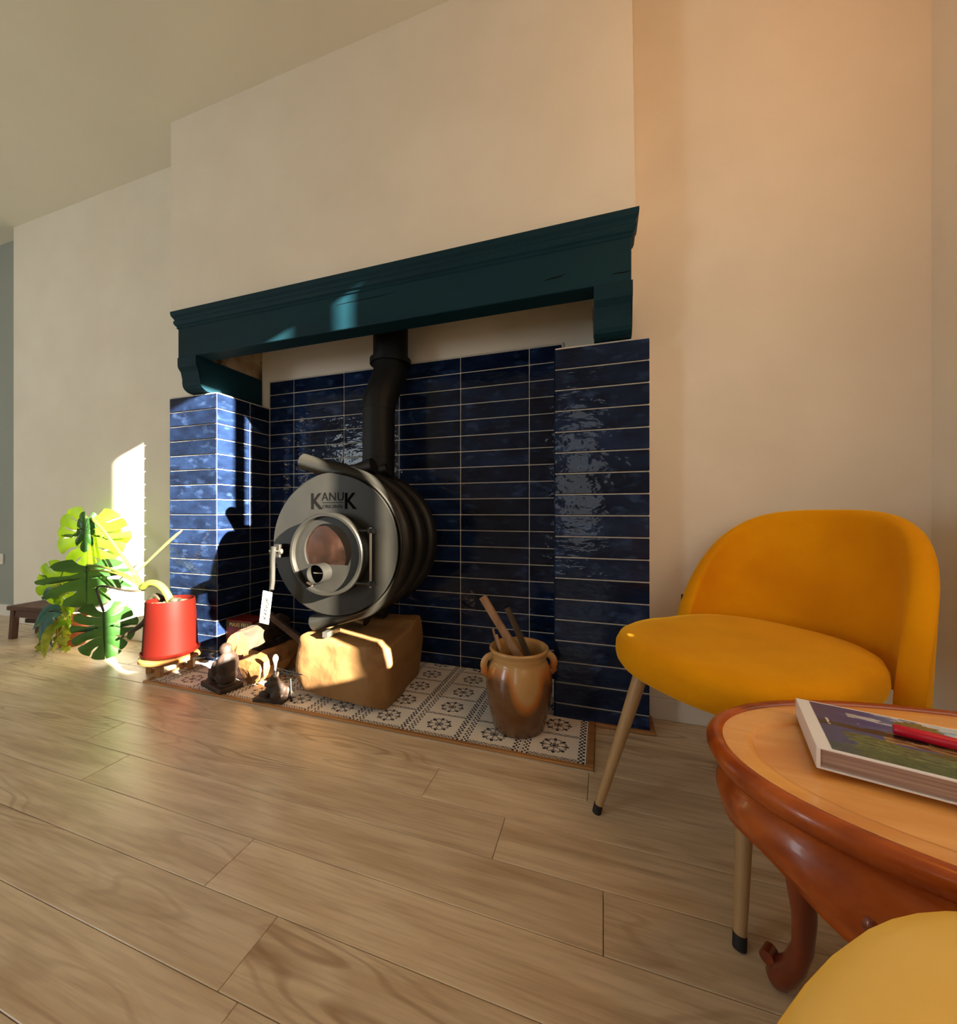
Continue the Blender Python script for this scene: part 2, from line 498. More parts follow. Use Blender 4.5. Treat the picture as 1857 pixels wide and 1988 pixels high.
struct('window_bar_sun_panels', bm, WHITE)
def plain_window(name, axis, a0, a1, z0, z1, at, side):
    bm = bmesh.new()
    t = 0.05
    for (p0, p1, q0, q1) in ((a0, a1, z0, z0 + t), (a0, a1, z1 - t, z1), (a0, a0 + t, z0, z1), (a1 - t, a1, z0, z1), ((a0 + a1) / 2 - .02, (a0 + a1) / 2 + .02, z0, z1)):
        if axis == 'Y':
            add_box(bm, at, at + side * .02, p0, p1, q0, q1)
        else:
            add_box(bm, p0, p1, at, at + side * .02, q0, q1)
    struct(name, bm, WHITE)
plain_window('side_fill_frame', 'Y', -0.90, 0.20, 0.45, 1.65, XR, -1)  # added frame around the side fill light, no opening behind it
plain_window('door_1', 'X', -0.65, 0.05, 0.0, 2.35, YF, 1)
plain_window('far_fill_frame', 'X', -4.65, -3.55, 0.65, 2.35, YF, 1)  # added frame around the far fill light, wall stays closed
# baseboards
struct('baseboard_left', box(XL - .012, -2.15, YB - .016, YB + .01, 0, 0.083, bev=.003), WHITE)
struct('baseboard_right', box(0.165, XR, YB - .016, YB + .01, 0, 0.078, bev=.003), WHITE)
struct('baseboard_far_left', box(-5.6, XL, 1.634, 1.66, 0, 0.083, bev=.003), WHITE)

# ------------------------------------------------------------------ floor of oak planks
HX0, HX1, HY0 = -1.972, -0.022, 1.183
floor = struct('floor', box(-5.6, 1.3, YF, 2.0, -0.06, -0.012), OAKB)
PW = 0.1209
known = {(-1): -0.546, 0: -0.589, 1: -0.781, 2: 0.003, 3: -0.232, 4: -0.465, 5: -1.466}
PL = 1.43
plank_me = {}
def plank(x0, x1, y0, y1):
    L_, W_ = round(x1 - x0, 3), round(y1 - y0, 3)
    if L_ < 0.01 or W_ < 0.008:
        return
    if (L_, W_) not in plank_me:
        bm = box(-L_ / 2 + .0006, L_ / 2 - .0006, -W_ / 2 + .0005, W_ / 2 - .0005, -0.012, 0, bev=.0012)
        me = bpy.data.meshes.new('plank'); bm.to_mesh(me); bm.free(); me.materials.append(OAK)
        plank_me[(L_, W_)] = me
    o = bpy.data.objects.new('plank', plank_me[(L_, W_)])
    COL.objects.link(o); o.parent = floor
    o.location = ((x0 + x1) / 2, (y0 + y1) / 2, 0)
k = math.floor((YF - .4595) / PW)
while .4595 + k * PW < 1.66:
    y0 = max(.4595 + k * PW, YF); y1 = .4595 + (k + 1) * PW
    j = known.get(k, -5.6 + ((k * 0.617) % 1.0) * PL)
    while j > -5.6: j -= PL
    spans = []
    while j < XR:
        spans.append((max(j, -5.6), min(j + PL, XR))); j += PL
    for (a, b) in spans:
        if y1 > HY0 + .01:
            yy1 = min(y1, 1.65)
            if a < HX0: 
                b2 = min(b, HX0)
                if yy1 > YB: plank(a, min(b2, XL), y0, yy1); plank(max(a, XL), b2, y0, YB) if b2 > max(a, XL) else None
                else: plank(a, b2, y0, yy1)
            if b > HX1: plank(max(a, HX1), b, y0, min(y1, YB))
        else:
            plank(a, b, y0, min(y1, HY0 - .0))
    k += 1

# ------------------------------------------------------------------ chimney breast
BX0, BX1, BY = -2.118, 0.109, 1.40
NYB = 1.784
bm = bmesh.new()
pts = [(BX0, 1.775), (BX1, 1.775), (BX1 - .014, CZ), (BX0, CZ)]
add_prism(bm, pts, lambda u, v, d: Vector((u, d, v)), BY, BY + .08)
add_box(bm, BX0, -1.95, BY + .08, NYB, 1.775, CZ)
add_box(bm, -0.02, BX1 - .015, BY + .08, NYB, 1.775, CZ)
add_box(bm, -2.045, -1.95, BY + .08, NYB, 1.56, 1.775)
add_box(bm, -0.02, .088, BY + .08, NYB, 1.56, 1.775)
struct('wall_chimney', bm, PLASTER)
struct('wall_niche', box(-2.10, 0.10, NYB + .002, 1.9, 0, CZ), PLASTER)
# rough sooty cheeks inside the hood
bm = bmesh.new()
pl = [(1.475, 1.555), (NYB, 1.545), (NYB, 2.5), (1.475, 2.5)]
add_prism(bm, pl, lambda u, v, d: Vector((d, u, v)), -1.95, -1.93)
pl = [(1.475, 1.555), (NYB, 1.545), (NYB, 2.5), (1.475, 2.5)]
add_prism(bm, pl, lambda u, v, d: Vector((d, u, v)), -0.035, -0.02)
struct('trim_1', bm, SOOTY)

# ------------------------------------------------------------------ tiled fireplace surround
sur = thing('fireplace_surround', 'fireplace recess lined with glossy navy blue tiles and white joints', 'fireplace', (-1.02, 1.6, 0))
O = Vector((-1.02, 1.6, 0))
P = 0.0778; G = 0.0045; T0 = 0.0608   # row pitch, joint, height of the cut bottom row
def rel(bm):
    for v in bm.verts: v.co -= O
    return bm
PX = [(-2.211, -1.870), (-0.169, 0.161)]
PYF = 1.455; PTOP = 1.386
pil = []
for (a, b) in PX:
    pil.append(obj('pilaster', rel(box(a + .003, b - .003, PYF + .003, NYB, 0, PTOP, bev=.002)), GROUT, sur))
backp = obj('back_panel', rel(box(-1.873, -.166, NYB - .004, NYB + .0015, 0, 1.544)), GROUT, sur)
tile_me = {}
def tile(parent, c, w, h, rz):
    key = (round(w, 3), round(h, 3))
    if key not in tile_me:
        bm = bmesh.new()
        add_box(bm, -w / 2, w / 2, -.003, .003, -h / 2, h / 2, bev=.0022)
        bmesh.ops.recalc_face_normals(bm, faces=bm.faces)
        me = bpy.data.meshes.new('tile'); bm.to_mesh(me); bm.free(); me.materials.append(TILE)
        tile_me[key] = me
    o = bpy.data.objects.new('tile', tile_me[key])
    COL.objects.link(o); o.parent = parent
    o.location = Vector(c) - O
    o.rotation_euler = (rnd.uniform(-.004, .004), 0, rz + rnd.uniform(-.004, .004))
def rows(ztop):
    out = [(0.006, T0 - G)]
    z = T0
    while z + P <= ztop + .01:
        out.append((z, z + P - G)); z += P
    return out
for (z0, z1) in rows(PTOP):
    for q, (a, b) in enumerate(PX):
        tile(pil[q], ((a + b) / 2, PYF + .001, (z0 + z1) / 2), b - a - .004, z1 - z0, 0)
    for q, x, s in ((0, -1.870, 1), (1, -0.169, -1)):
        for (ya, yb) in ((PYF + .004, 1.648), (1.648 + G, NYB - .004)):
            tile(pil[q], (x - s * .001, (ya + yb) / 2, (z0 + z1) / 2), yb - ya, z1 - z0, R(90) * s)
xs = [-1.864, -1.689, -1.347, -1.005, -0.664, -0.322, -0.172]
for (z0, z1) in rows(1.543):
    for a, b in zip(xs[:-1], xs[1:]):
        tile(backp, ((a + b) / 2, NYB - .005, (z0 + z1) / 2), b - a - G, z1 - z0, 0)

# ------------------------------------------------------------------ mantel beam
beam = thing('mantel_beam', 'dark teal painted wooden mantel beam with moulded crown over fireplace', 'mantel', (-0.98, 1.43, 1.56))
O2 = Vector((-0.98, 1.43, 1.56))
def rel2(bm):
    for v in bm.verts: v.co -= O2
    return bm
MX0, MX1, MY = -2.052, 0.096, 1.39
obj('beam', rel2(box(MX0, MX1, MY, 1.475, 1.556, 1.73, bev=.004, seg=2)), TEAL, beam)
bm = bmesh.new()
prof = [(0, 1.700), (.004, 1.704), (.004, 1.712), (.010, 1.718), (.014, 1.728), (.014, 1.737), (.010, 1.742), (.014, 1.752), (.021, 1.762), (.023, 1.772), (.023, 1.783)]
ringL = []
for (o_, z) in prof:
    ringL.append([bm.verts.new((MX0 - o_, 1.475, z)), bm.verts.new((MX0 - o_, MY - o_, z)), bm.verts.new((MX1 + o_, MY - o_, z)), bm.verts.new((MX1 + o_, 1.475, z))])
for a, b in zip(ringL[:-1], ringL[1:]):
    for i in range(3):
        bm.faces.new((a[i], a[i + 1], b[i + 1], b[i]))
bm.faces.new(ringL[-1])
obj('crown_moulding', rel2(bm), TEAL, beam)
cor = [(NYB - .003, 1.390), (1.452, 1.390), (1.436, 1.394), (1.422, 1.403), (1.414, 1.416), (1.411, 1.432), (1.411, 1.452), (1.409, 1.470), (1.404, 1.486), (1.396, 1.498), (1.390, 1.506), (1.388, 1.518), (1.388, 1.5555), (NYB - .003, 1.5555)]
for (a, b) in ((MX0 - .001, -1.926), (-0.026, 0.1005)):
    bm = bmesh.new()
    add_prism(bm, cor, lambda u, v, d: Vector((d, u, v)), a, b)
    obj('corbel', rel2(bm), TEAL, beam)
# cracks in the old timber
for (x0, z0, x1, z1, w) in ((-1.10, 1.665, -0.80, 1.672, .0022), (-0.20, 1.605, -0.12, 1.617, .004), (0.03, 1.585, 0.096, 1.588, .003)):
    bm = bmesh.new(); n = 8
    for i in range(n):
        t0, t1 = i / n, (i + 1) / n
        f = lambda t: Vector((x0 + (x1 - x0) * t, MY - .0006, z0 + (z1 - z0) * t + .0012 * math.sin(t * 7)))
        g = lambda t: w * .5 * (1 - abs(2 * t - 1) ** 3) + .0003
        a, b = f(t0), f(t1)
        bm.faces.new([bm.verts.new(a - Vector((0, 0, g(t0)))), bm.verts.new(b - Vector((0, 0, g(t1)))), bm.verts.new(b + Vector((0, 0, g(t1)))), bm.verts.new(a + Vector((0, 0, g(t0))))])
    obj('crack', rel2(bm), SOOT, beam)

# ------------------------------------------------------------------ hearth
hearth = thing('hearth', 'hearth of white cement tiles printed with dark flowers, edged in oak', 'hearth', (-1.0, 1.2, 0))
O3 = Vector((-1.0, 1.2, 0))
bm = bmesh.new()
add_box(bm, HX0, HX1, HY0, PYF + .01, -.012, .003)
add_box(bm, -1.876, -.163, PYF, NYB - .004, -.012, .003)
for v in bm.verts: v.co -= O3
obj('mortar_bed', bm, GROUT, hearth)
for q in ((HX0, HX1, HY0, HY0 + .016), (HX0, HX0 + .02, HY0 + .016, PYF), (HX1 - .022, HX1, HY0 + .016, PYF - .001), (HX1, 0.178, PYF - .016, PYF - .0005), (0.1615, 0.178, PYF, YB - .016)):
    bm = box(q[0], q[1], q[2], q[3], 0.0005, .011, bev=.002)
    for v in bm.verts: v.co -= O3
    obj('edge_strip', bm, STRIP, hearth)
TW, TH = 0.2045, 0.1275
PALE = srgb(240, 235, 228); DARK = srgb(38, 38, 54)
def printed(x, y):
    """1 where the dark print is; x in 0..TW, y in 0..TH"""
    if x < .026 or x > TW - .026:
        xx = x if x < .026 else TW - x
        if xx < .004: return 0
        i = int((xx - .004) / .0075); j = int(y / .0091)
        if (i + j) % 2 == 0 and (xx - .004) % .0075 < .0066 and i < 3:
            return 1
        return 0
    if y < .017 or y > TH - .004:
        yy = y
        ph = (x - .026) / .0125 * math.pi
        for sg in (1, -1):
            if abs(yy - (.0085 + sg * .0048 * math.sin(ph))) < .0017: return 1
        return 0
    dx, dy = x - TW / 2, y - (TH + .014) / 2
    dx *= .86
    r = math.hypot(dx, dy); a = math.atan2(dy, dx)
    if r < .0062: return 1
    k8 = round(a / (math.pi / 4)) * math.pi / 4
    px, py = dx * math.cos(k8) + dy * math.sin(k8), -dx * math.sin(k8) + dy * math.cos(k8)
    if abs(math.hypot((px - .0355) / 1.25, py) - 0) < .0050: return 1
    ka = (math.floor(a / (math.pi / 4)) + .5) * math.pi / 4
    qx, qy = dx * math.cos(ka) + dy * math.sin(ka), -dx * math.sin(ka) + dy * math.cos(ka)
    e = math.hypot((qx - .0225) / 1.55, qy)
    if abs(e - .0083) < .0011: return 1
    return 0
def printed_tile(w, h, x_off=0.0, y_off=0.0):
    nx, ny = max(2, int(w / .00195)), max(2, int(h / .00195))
    bm = bmesh.new()
    lay = bm.loops.layers.float_color.new('print')
    g = .0012
    vsg = [[bm.verts.new((-w / 2 + g + (w - 2 * g) * i / nx, -h / 2 + g + (h - 2 * g) * j / ny, .008)) for i in range(nx + 1)] for j in range(ny + 1)]
    for j in range(ny):
        for i in range(nx):
            f = bm.faces.new((vsg[j][i], vsg[j][i + 1], vsg[j + 1][i + 1], vsg[j + 1][i]))
            c = DARK if printed(x_off + w * (i + .5) / nx, y_off + h * (j + .5) / ny) else PALE
            for l in f.loops: l[lay] = c
    ring = [v for v in vsg[0]] + [vsg[j][-1] for j in range(1, ny + 1)] + [vsg[-1][i] for i in range(nx - 1, -1, -1)] + [vsg[j][0] for j in range(ny - 1, 0, -1)]
    low = [bm.verts.new((v.co.x * (1 + .0012 / w), v.co.y * (1 + .0012 / h), .002)) for v in ring]
    n = len(ring)
    for i in range(n):
        f = bm.faces.new((ring[i], low[i], low[(i + 1) % n], ring[(i + 1) % n]))
        for l in f.loops: l[lay] = PALE
    me = bpy.data.meshes.new('hearth_tile'); bm.to_mesh(me); bm.free(); me.materials.append(HTILE)
    return me
ht_me = {}
def hearth_tile(x0, x1, y0, y1, xo=0.0, yo=0.0):
    key = (round(x1 - x0, 3), round(y1 - y0, 3), round(xo, 3), round(yo, 3))
    if key[0] < .02 or key[1] < .02: return
    if key not in ht_me: ht_me[key] = printed_tile(key[0], key[1], xo, yo)
    o = bpy.data.objects.new('hearth_tile', ht_me[key])
    COL.objects.link(o); o.parent = hearth
    o.location = Vector(((x0 + x1) / 2, (y0 + y1) / 2, 0)) - O3
HR = HX1 - .023; HF = HY0 + .017
for j in range(5):
    y0 = HF + j * TH; y1 = y0 + TH
    for i in range(10):
        x1 = HR - i * TW; x0 = x1 - TW
        yo, xo = 0.0, 0.0
        if j < 2:
            xa = max(x0, HX0 + .021); xb = x1
            ya, yb = y0, min(y1, PYF - .0005) if (x0 < -1.87 or x1 > -.17) else y1
        else:
            xa, xb = max(x0, -1.866), min(x1, -.173)
            ya, yb = y0, min(y1, NYB - .01)
        if xb - xa < .02: continue
        hearth_tile(xa, xb, ya, yb, xa - x0, 0.0)

# ------------------------------------------------------------------ hewn wood block under the stove
def wood_block():
    bm = bmesh.new()
    bot = [(-1.195, 1.290), (-0.775, 1.2465), (-0.805, 1.63), (-1.19, 1.65)]
    top = [(-1.205, 1.285, .262), (-0.785, 1.258, .254), (-0.80, 1.62, .300), (-1.20, 1.65, .264)]
    n = 18
    def lerp(a, b, t): return a + (b - a) * t
    c = Vector((-0.995, 1.45, .13))
    sphere = bmesh.ops.create_cube(bm, size=2.0)
    bmesh.ops.subdivide_edges(bm, edges=bm.edges[:], cuts=n, use_grid_fill=True)
    for v in bm.verts:
        u, w, h = v.co
        # superellipsoid rounding: the hewn corners are cut away
        k = (abs(u) ** 22 + abs(w) ** 22 + abs(h) ** 22) ** (1 / 22)
        u, w, h = u / k, w / k, h / k
        # flat hewn facets at the front corners
        s = u + (-w)
        if u > 0 and w < 0 and s > 1.72:
            e = (s - 1.72) / 2; u -= e; w += e
        s2 = -h - w
        if h < 0 and w < 0 and s2 > 1.78:
            e = (s2 - 1.78) / 2; h += e; w += e
        s3 = -h - u
        if h < 0 and u < 0 and s3 > 1.62:
            e = (s3 - 1.62) / 2; h += e; u += e
        s4 = h + u
        if h > 0 and u > 0 and s4 > 1.78 and w < 0.3:
            e = (s4 - 1.78) / 2; h -= e; u -= e
        a, b, t = (u + 1) / 2, (w + 1) / 2, (h + 1) / 2
        B = [Vector((*p, 0.009)) for p in bot]; T = [Vector(p) for p in top]
        pb = lerp(lerp(B[0], B[1], a), lerp(B[3], B[2], a), b)
        pt = lerp(lerp(T[0], T[1], a), lerp(T[3], T[2], a), b)
        p = lerp(pb, pt, t)
        # bulging waist
        d = (p - c); d.z = 0
        bulge = math.sin(math.pi * t) * .012
        if d.length > 0: p += d.normalized() * bulge
        nn = noise.noise(p * 8) * .011 + noise.noise(p * 24) * .003
        p += d.normalized() * nn if d.length else Vector()
        if h > .9: p.z += noise.noise(p * 11) * .006
        # deep dent in the top rear edge where the tubes rest
        if h > .2 and w < .55: p.z = min(p.z, .261 + .02 * smooth(.3, .55, w))
        v.co = p
    return bm
block = tag(obj('wood_block', wood_block(), BLOCKW, smooth=True, angle=28), 'big rough-hewn pale wood block carrying the round stove', 'wood block')

# ------------------------------------------------------------------ stove
stove = thing('wood_stove', 'round grey steel wood stove with bent air tubes on wood block', 'stove', (-1.034, 1.30, 0), R(4))
SZ = 0.638
RB = .25
# body drum
obj('body', lathe([(0.0, .33), (.20, .33), (.245, .32), (.25, .30), (.25, .0), (.255, -.002)], 64, (0, 0, SZ), 'Y'), STEELD, stove, True)
# front plate with an opening for the door
def plate_ring(r0, r1, y0, y1, seg=72, c=(0, 0, SZ), ch=.002):
    return lathe([(r0, y1), (r0, y0 + ch), (r0 + ch, y0), (r1 - ch, y0), (r1, y0 + ch), (r1, y1), (r0, y1)], seg, c, 'Y')
bm = bmesh.new()
seg = 72; DX, DZ = .004, .606; DR = .160
inner, outer, outb = [], [], []
for i in range(seg):
    a = 2 * math.pi * i / seg
    rr = .284 + .010 * math.exp(-((a - R(98)) / .22) ** 2)
    outer.append(bm.verts.new((rr * math.cos(a), -.004, SZ + rr * math.sin(a))))
    outb.append(bm.verts.new((rr * math.cos(a), .012, SZ + rr * math.sin(a))))
    inner.append(bm.verts.new((DX + .148 * math.cos(a), -.004, DZ + .148 * math.sin(a))))
for i in range(seg):
    j = (i + 1) % seg
    bm.faces.new((inner[i], inner[j], outer[j], outer[i]))
    bm.faces.new((outer[i], outer[j], outb[j], outb[i]))
obj('front_plate', bm, STEEL, stove, True, 30)
obj('weld_ring', lathe([(.286, .010), (.292, .006), (.297, .012), (.297, .026), (.255, .030)], 72, (0, 0, SZ), 'Y'), STEEL, stove, True)
# tubes: alternate left and right wraps
TR = .035
def stove_tube(y, side, tail0=.27, tail1=.25):
    rc = RB + TR + .002
    th = R(74)
    pts = []
    s = side
    c0 = Vector((rc * math.cos(th), 0, rc * math.sin(th)))
    d0 = Vector((-math.sin(th), 0, math.cos(th)))
    for t in (1.0, .66, .33):
        pts.append(c0 + d0 * tail0 * t)
    n = 28
    for i in range(n + 1):
        a = th - 2 * th * i / n
        pts.append(Vector((rc * math.cos(a), 0, rc * math.sin(a))))
    c1 = Vector((rc * math.cos(th), 0, -rc * math.sin(th)))
    d1 = Vector((-math.sin(th), 0, -math.cos(th)))
    for t in (.33, .66, 1.0):
        pts.append(c1 + d1 * tail1 * t)
    pts = [Vector((p.x * s, y, SZ + p.z)) for p in pts]
    bm = bmesh.new()
    add_tube(bm, pts, TR, 18, cap=False)
    # hollow ends: inner wall
    for e, sgn in ((pts[:2], 1), (pts[-2:][::-1], 1)):
        d = (e[1] - e[0]).normalized()
        add_tube(bm, [e[0], e[0] + d * .07], TR * .86, 18, cap=True)
    bm.normal_update()
    return bm
for i, y in enumerate((.050, .190, .330)):
    obj('air_tube', stove_tube(y, 1, .27 if i == 0 else .22, .215), STEEL if i == 0 else STEELD, stove, True, 40)
for y in (.120, .260):
    obj('air_tube', stove_tube(y, -1, .20, .17 if y < .2 else .19), STEELD, stove, True, 40)
obj('leg_strap', box(-.035, -.01, -.025, .06, .268, .290, bev=.001), BRIGHT, stove)
# lettering cut in the plate
def letters(body, size, x, z, name='lettering', m=INK, y=-.0048, parent=stove, sx=1.0, spacing=1.0, offset=0.0):
    me = text_mesh(body, size, .0006, spacing=spacing, offset=offset)
    o = obj_me(name, me, m, parent)
    o.location = (x, y, z); o.rotation_euler = (R(90), 0, 0); o.scale = (sx, 1, 1)
    return o
letters('K', .092, -.077, .785, sx=.92, offset=.0012)
letters('K', .092, .077, .785, sx=.92, offset=.0012)
letters('ANU', .050, .0, .818, sx=.93, offset=-.0005, spacing=1.05)
letters('ORIGINAL', .0205, .0, .788, sx=1.0, offset=-.0006, spacing=1.02)
obj('lettering_rule', box(-.046, .046, -.0054, -.004, .8095, .8115), INK, stove)
# door
door = obj('door', lathe([(.148, .004), (.160, -.004), (.163, -.008), (.163, -.058), (.159, -.064), (.150, -.064), (.148, -.058), (.147, -.040)], 72, (DX, 0, DZ), 'Y'), STEEL, stove, True, 30)
# door face with a D shaped window opening
bm = bmesh.new()
seg = 80; cz = DZ + .014; wr = .106; cut = -.056
def dshape(a, r):
    x, z = r * math.cos(a), r * math.sin(a)
    lim = cut * r / wr
    if z < lim:
        x = math.copysign(min(abs(x), math.sqrt(max(r * r - lim * lim, 0))), x) if abs(x) > 1e-6 else 0
        x = math.cos(a) / -math.sin(a) * -lim if abs(math.cos(a) / math.sin(a) * lim) < math.sqrt(r * r - lim * lim) else x
        z = lim
    return x, z
A = []; B = []; C = []
for i in range(seg):
    a = 2 * math.pi * i / seg
    x, z = dshape(a, wr)
    A.append(bm.verts.new((DX + x, -.046, cz + z)))
    B.append(bm.verts.new((DX + .148 * math.cos(a), -.046, DZ + .148 * math.sin(a))))
    C.append(bm.verts.new((DX + x, -.034, cz + z)))
for i in range(seg):
    j = (i + 1) % seg
    bm.faces.new((A[i], A[j], B[j], B[i])); bm.faces.new((C[i], C[j], A[j], A[i]))
obj('door_face', bm, STEEL, door, True, 30)
bm = bmesh.new()
bm.faces.new([bm.verts.new((DX + dshape(2 * math.pi * i / seg, wr * 1.02)[0], -.036, cz + dshape(2 * math.pi * i / seg, wr * 1.02)[1])) for i in range(seg)])
obj('door_glass', bm, GLASSY, door)
# air control spout
SXX, SZZ = -.012, .535
spout = obj('air_spout', lathe([(.037, -.046), (.037, -.100), (.0345, -.100), (.0345, -.048)], 40, (SXX, 0, SZZ), 'Y'), STEEL, stove, True, 30)
obj('damper_disc', lathe([(0.0001, -.072), (.0343, -.072)], 32, (SXX, 0, SZZ), 'Y'), SOOT, spout)
obj('damper_rod', tube([(SXX - .02, -.080, SZZ + .002), (SXX + .018, -.080, SZZ + .001)], .0022, 8), BRIGHT, spout)
obj('door_bolt', tube([(DX - .075, -.066, DZ - .112), (DX - .045, -.078, DZ - .116)], [.005, .0065], 10), BRIGHT, stove)
# hinge on the right
HXX = .185
hinge = obj('hinge_pin', tube([(HXX, -.035, .480), (HXX, -.035, .712)], .0048, 10), BRIGHT, stove)
for z in (.497, .700):
    bm = bmesh.new()
    add_box(bm, DX + .115, HXX + .014, -.046, -.026, z - .004, z + .004, bev=.0015)
    add_tube(bm, [(HXX, -.035, z - .009), (HXX, -.035, z + .009)], .012, 14)
    obj('hinge_arm', bm, STEEL, stove, True)
obj('hinge_lug', box(HXX - .01, HXX + .01, -.035, 0, .69, .697, bev=.001), STEEL, stove)
obj('hinge_lug', box(HXX - .01, HXX + .01, -.035, 0, .486, .493, bev=.001), STEEL, stove)
# latch and handle on the left
LX = -.232
latch = obj('latch', box(LX - .014, LX + .016, -.050, -.003, .585, .640, bev=.004, seg=2), STEEL, stove)
obj('latch_bolt', tube([(LX - .034, -.045, .612), (LX + .030, -.045, .612)], .006, 10), BRIGHT, latch)
obj('latch_nut', tube([(LX + .014, -.045, .612), (LX + .026, -.045, .612)], .011, 6), BRIGHT, latch)
handle = obj('latch_handle', tube([(LX - .006, -.055, .632), (LX - .008, -.058, .58), (LX - .004, -.062, .53), (LX + .004, -.072, .49), (LX + .010, -.085, .462)], [.011, .0095, .009, .009, .009], 10), STEEL, stove, True)
bm = bmesh.new()
M = Matrix.Translation((LX - .003, -.092, .445)) @ Matrix.Rotation(R(8), 4, 'Y')
add_box(bm, -.022, .022, -.0012, .0012, -.118, .012, bev=.0008, M=M)
tg = obj('hang_tag', bm, PAPER, stove, label='white paper hang tag')
me = text_mesh('KANUK', .026, .0003)
o = obj_me('tag_lettering', me, INK, tg)
o.matrix_local = M @ Matrix.Translation((.012, -.0018, -.056)) @ Matrix.Rotation(R(-90), 4, 'Y') @ Matrix.Rotation(R(90), 4, 'X')

# ------------------------------------------------------------------ flue pipe
flue = thing('flue_pipe', 'black stove pipe rising behind the stove into the chimney', 'stove pipe', (-1.015, 1.60, .86))
O4 = Vector((-1.015, 1.60, .86))
def loc4(pts): return [Vector(p) - O4 for p in pts]
obj('lower_pipe', tube(loc4([(-1.015, 1.60, .84), (-1.015, 1.60, 1.262)]), .075, 32), BLACK, flue, True)
obj('pipe_joint', tube(loc4([(-1.015, 1.60, 1.03), (-1.015, 1.60, 1.036)]), .0768, 32), BLACK, flue, True)
obj('offset_elbow', tube(loc4([(-1.015, 1.60, 1.255), (-1.014, 1.602, 1.29), (-1.006, 1.63, 1.36), (-.992, 1.664, 1.45), (-.990, 1.668, 1.50)]), [.077, .078, .079, .081, .081], 32), BLACK, flue, True)
obj('upper_pipe', tube(loc4([(-.990, 1.668, 1.49), (-.990, 1.668, 2.7)]), .084, 32), BLACK, flue, True)
bm = bmesh.new()
add_lathe(bm, [(.084, 1.495), (.10, 1.495), (.10, 1.520), (.084, 1.520)], 32, Vector((-.990, 1.668, 0)) - O4)
obj('collar', bm, BLACK, flue, True, 30)

# ------------------------------------------------------------------ firewood
def log(name, a, b, rad, label, cat, shape, m_end, m_side, tw=0.0):
    """a split or round log with bark; shape = outline of the section in units of rad"""
    a, b = Vector(a), Vector(b)
    d = (b - a).normalized()
    n = d.cross(Vector((0, 0, 1))).normalized(); u = n.cross(d)
    bm = bmesh.new()
    K = 9
    rings = []
    m = len(shape)
    for i in range(K + 1):
        t = i / K
        p = a.lerp(b, t)
        ring = []
        for (sx, sy) in shape:
            w = Vector((sx, sy))
            q = p + (n * w.x + u * w.y) * rad
            q += (n * w.x + u * w.y).normalized() * (noise.noise(q * 30) * rad * .16)
            if i == 0: q += d * (noise.noise(q * 60) * rad * .25)
            ring.append(bm.verts.new(q))
        rings.append(ring)
    side = []
    for i in range(K):
        for j in range(m):
            side.append(bm.faces.new((rings[i][j], rings[i][(j + 1) % m], rings[i + 1][(j + 1) % m], rings[i + 1][j])))
    ends = []
    for ring, flip in ((rings[0], True), (rings[-1], False)):
        c = bm.verts.new(sum((v.co for v in ring), Vector()) / m - d * (.004 if flip else -.004))
        for j in range(m):
            ends.append(bm.faces.new((ring[j], ring[(j + 1) % m], c)))
    me = bpy.data.meshes.new(name)
    for f in ends: f.material_index = 1
    for f in side:
        f.material_index = 0
    bmesh.ops.recalc_face_normals(bm, faces=bm.faces)
    bm.to_mesh(me); bm.free()
    me.materials.append(m_side); me.materials.append(m_end)
    o = obj_me(name, me, None)
    return tag(o, label, cat, 'firewood beside the stove')
circ = [(math.cos(2 * math.pi * i / 14), math.sin(2 * math.pi * i / 14)) for i in range(14)]
quarter = [(-1.0, -.55), (-.4, -1.05), (.35, -.95), (.75, -.5), (.95, .1), (.85, .45), (.3, .62), (-.5, .62), (-1.0, .45), (-1.1, 0)]
log('split_log', (-1.475, 1.30, .078), (-1.445, 1.56, .086), .068, 'split log with flat bright face lying between the two figurines', 'log', quarter, LOGCUT, LOGCUT)
log('round_log', (-1.556, 1.31, .180), (-1.60, 1.60, .19), .052, 'rough round log lying on top of the split log', 'log', circ, LOGCUT, BARK)
log('bottom_log', (-1.60, 1.42, .062), (-1.62, 1.68, .062), .052, 'dark bark-covered log at the bottom of the woodpile', 'log', circ, LOGCUT, BARK)
log('thin_slat', (-1.60, 1.50, .272), (-1.235, 1.43, .140), .016, 'thin brown slat leaning from the top log to the wood block', 'kindling', [(-.5, -1), (.5, -1), (.5, 1), (-.5, 1)], BARK, BARK)

# firelighter box
fb = thing('firelighter_box', 'dark red carton with green band and cream lettering behind the logs', 'box', (-1.775, 1.50, .008))
obj('carton', box(-.088, .088, .0, .11, 0, .205, bev=.0015), BOXRED, fb)
obj('band', box(-.0885, .0885, -.0008, .002, .168, .198), BOXGREEN, fb)
o = obj_me('lettering', text_mesh('MAXI FEU', .028, .0003, spacing=1.05), CREAM, fb)
o.location = (0.0, -.0014, .173); o.rotation_euler = (R(90), 0, 0)
obj('edge_stripe', box(-.0885, -.083, -.0008, .002, .004, .166), STICKD, fb)

